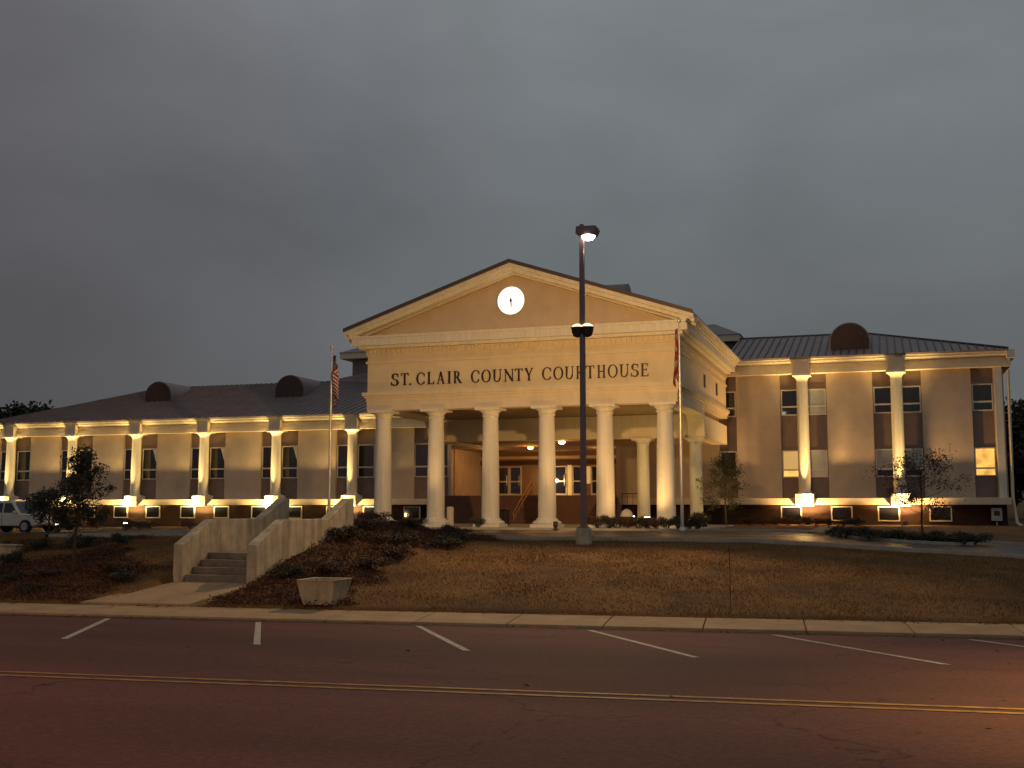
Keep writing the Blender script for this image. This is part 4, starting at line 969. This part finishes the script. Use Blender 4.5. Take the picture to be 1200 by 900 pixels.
for i in range(9):
    put_bush(-7.6 + i*.75, 66.3 + .4*math.sin(i*1.3), random.uniform(.9,1.3), 'dark foundation shrub along the foot of the right wing', 'foundation shrubs of the right wing', i % 2, sz=.7)
for i in range(16):
    x = -58 + i*1.75
    put_bush(x, 58.5 + 2.2*math.sin(i*1.9), random.uniform(1.1,1.8), 'dark foundation shrub along the foot of the left wing', 'foundation shrubs of the left wing', i % 3, sz=.62)
for (x, y, s) in ((-27.2,29.2,.8),(-25.6,29.0,.85),(-24.0,29.1,1.05),(-23.2,30.0,.9),(-25.0,25.3,1.0),(-23.2,25.2,.95)):
    put_bush(x, y, s, 'small dark rounded shrub near the low wall on the left bank', 'rounded shrubs by the low wall', 0, sz=.75)
put_bush(-21.9, 50.1, .8, 'little leafy plant at the foot of the second portico column', 'plants at the portico columns', 2, -1.1)
put_bush(-18.6, 50.4, .9, 'little leafy plant at the foot of the third portico column', 'plants at the portico columns', 2, -1.1)
put_bush(-8.9, 56.6, 1.3, 'pale leafy plant by the small orange floodlight', 'plants at the portico columns', 2, -1.12)
for i in range(16):                                        # spreading junipers
    f = i/15; put_bush(-13.9 + 1.3*math.sin(i*2.7) + .5*f, 24.3 + 9.4*f, random.uniform(.9,1.35), 'low spreading shrub on the planted bank right of the staircase', 'shrubs on the bank right of the stairs', i % 2, sz=.55)
for i in range(13):
    f = i/12; put_bush(-18.0 - 9.5*f, 23.2 + 1.0*math.sin(i*2.3) - .9*f, random.uniform(.8,1.2), 'low spreading shrub on the planted bank left of the staircase', 'shrubs on the bank left of the stairs', i % 2, sz=.5)
# ground cover on the banks: leaf litter of low junipers nobody could count
def scatter(n, x0, x1, y0, y1, keep):
    X = RNG.uniform(x0, x1, n); Y = RNG.uniform(y0, y1, n); k = keep(X, Y); return X[k], Y[k]
def noise2(X, Y, s): return np.array([mnoise.noise((x*s, y*s, 3.1)) for x, y in zip(X, Y)])
def bank(X, Y):
    D = -X*s6 + Y*c6
    inst = (X > STX0 - .05) & (X < STX1 + .05) & (Y > 21) & (Y < 29.4)
    walk = (X > -17.75 + .2*np.sin(Y*9)) & (X < -14.85 + .25*np.sin(Y*7)) & (Y < 24.2)
    # right bank: boundary runs from the planter up and to the right along the crest
    bx = -11.7 - .9*sm(23.5, 27, Y) + .5*sm(29, 33, Y) + .35*np.sin(Y*2.3) + .2*np.sin(Y*5.1)
    right = (X > STX1) & (X < bx) & (Y < 35.4)
    n = noise2(X, Y, .45)
    left = (X < STX0) & (Y < 34.5) & ((n > .22) | (Y < 25.6 + 1.2*np.sin(X*.8)))
    return (D > D_LAWN + .1) & ~inst & ~walk & (right | left)
X, Y = scatter(120000, -34, -7.5, 20, 35.5, bank)
n = len(X); Z = ground(X, Y); hgt = np.clip(.10 + .2*noise2(X, Y, .9), .03, .3)
base = np.stack([X, Y, Z], 1); cs = np.repeat(base, 3, 0); hh = np.repeat(hgt, 3)
p = cs + np.stack([RNG.normal(0,.07,3*n), RNG.normal(0,.07,3*n), RNG.random(3*n)*hh], 1)
u = RNG.normal(size=(3*n,3)); u[:,2] = np.abs(u[:,2]); u /= np.linalg.norm(u, axis=1)[:,None]; w = np.cross(u, RNG.normal(size=(3*n,3))); w /= np.linalg.norm(w, axis=1)[:,None]
s = .036*(.5 + RNG.random(3*n))[:,None]
V = np.stack([p - u*s, p + w*s*.35, p + u*s, p - w*s*.35], 1).reshape(-1,3)
o = np_mesh('ground_cover', V, np.arange(12*n).reshape(3*n,4), M['cover']); o['kind'] = 'stuff'; o['label'] = 'reddish brown ground cover on the banks either side of the stairs'; o['category'] = 'ground cover'
# fallen leaves along the gutter and the walk
na = 2600; A = RNG.uniform(-26, 14, na); Dd = np.where(RNG.random(na) < .6, D_KERB - np.abs(RNG.normal(0, .22, na)) - .03, np.where(RNG.random(na) < .6, D_LAWN - np.abs(RNG.normal(0, .14, na)), RNG.uniform(10, D_KERB, na)))
zz = np.where(Dd < D_KERB, -1.5 - .04*Dd + .012, -1.5 - .04*Dd + .055 + .11*np.clip((Dd - D_KERB)/(D_LAWN - D_KERB), 0, 1) + .016)
p = np.stack([A*c6 - Dd*s6, A*s6 + Dd*c6, zz], 1); th = RNG.random(na)*6.28; s = (.018 + .03*RNG.random(na))[:,None]
u = np.stack([np.cos(th), np.sin(th), RNG.normal(0,.15,na)], 1); w = np.stack([-np.sin(th), np.cos(th), RNG.normal(0,.15,na)], 1)
o = np_mesh('leaf_litter', np.stack([p - u*s, p + w*s*.6, p + u*s, p - w*s*.6], 1).reshape(-1,3), np.arange(4*na).reshape(na,4), M['cover']); o['kind'] = 'stuff'; o['label'] = 'dark fallen leaves along the gutter and sidewalk'; o['category'] = 'leaves'
# grass
def lawnk(X, Y):
    D = -X*s6 + Y*c6
    inst = (X > STX0 - .05) & (X < STX1 + .05) & (Y < 35.6)
    return (D > D_LAWN + .03) & ((Y < 35.55) | ((X < -31.3) & (Y < 43.5))) & ~inst
X, Y = scatter(460000, -44, 11, 21, 43.5, lawnk); Z = ground(X, Y); n = len(X)
pn = noise2(X, Y, .7); hg = (.025 + .04*RNG.random(n))*(1 + .8*pn)
ang = RNG.random(n)*6.28; ln_ = RNG.normal(0, .028, (n,2)); wd = .008
A = np.stack([X - np.cos(ang)*wd, Y - np.sin(ang)*wd, Z - .005], 1); B_ = np.stack([X + np.cos(ang)*wd, Y + np.sin(ang)*wd, Z - .005], 1); T_ = np.stack([X + ln_[:,0], Y + ln_[:,1], Z + np.maximum(hg, .015)], 1)
o = np_mesh('grass', np.stack([A, B_, T_], 1).reshape(-1,3), np.arange(3*n).reshape(n,3), M['blade']); o['kind'] = 'stuff'; o['label'] = 'dry brownish lawn grass on the slope above the sidewalk'; o['category'] = 'grass'

# ------------------------------------------------------------------ street lamps on the near side of the road (their light falls on the road in the photo)
def street_lamp(a, D, label, pw, col=STREET, cone=165, bl=.6):
    x, y = road_xy(a, D); z = -1.3
    t = thing('street_lamp', label, 'street lamp', (x, y, z), R(6), 'street lamps on the near side of the road')
    sub(MB().lathe([(.13,0),(.11,1),(.07,8.2)], n=16), 'pole', 'pole', t, True)
    sub(MB().tube([(0,0,8.0),(0,.8,8.6),(0,2.2,8.8)], [.05,.045,.04]), 'arm', 'pole', t, True)
    sub(MB().prism([(2.0,8.74),(2.1,8.9),(2.75,8.88),(2.85,8.76)], 'x', -.16, .16), 'head', 'dark', t, False, .02)
    sub(MB().lathe([(.02,8.62),(.11,8.65),(.14,8.735)], 0, 2.45, 16), 'lens', 'lens', t, True)
    lamp('SPOT', 'bulb', t, (0, 2.45, 8.55), pw, col, (0, 3.2, 0), cone, bl, .15)
street_lamp(7.4, 8.4, 'street lamp just out of view at the right', P_STREET*1.6, (1, .74, .26), 88, 1.0)
street_lamp(-19, -5.5, 'street lamp out of view behind and to the left', P_STREET*1.35)
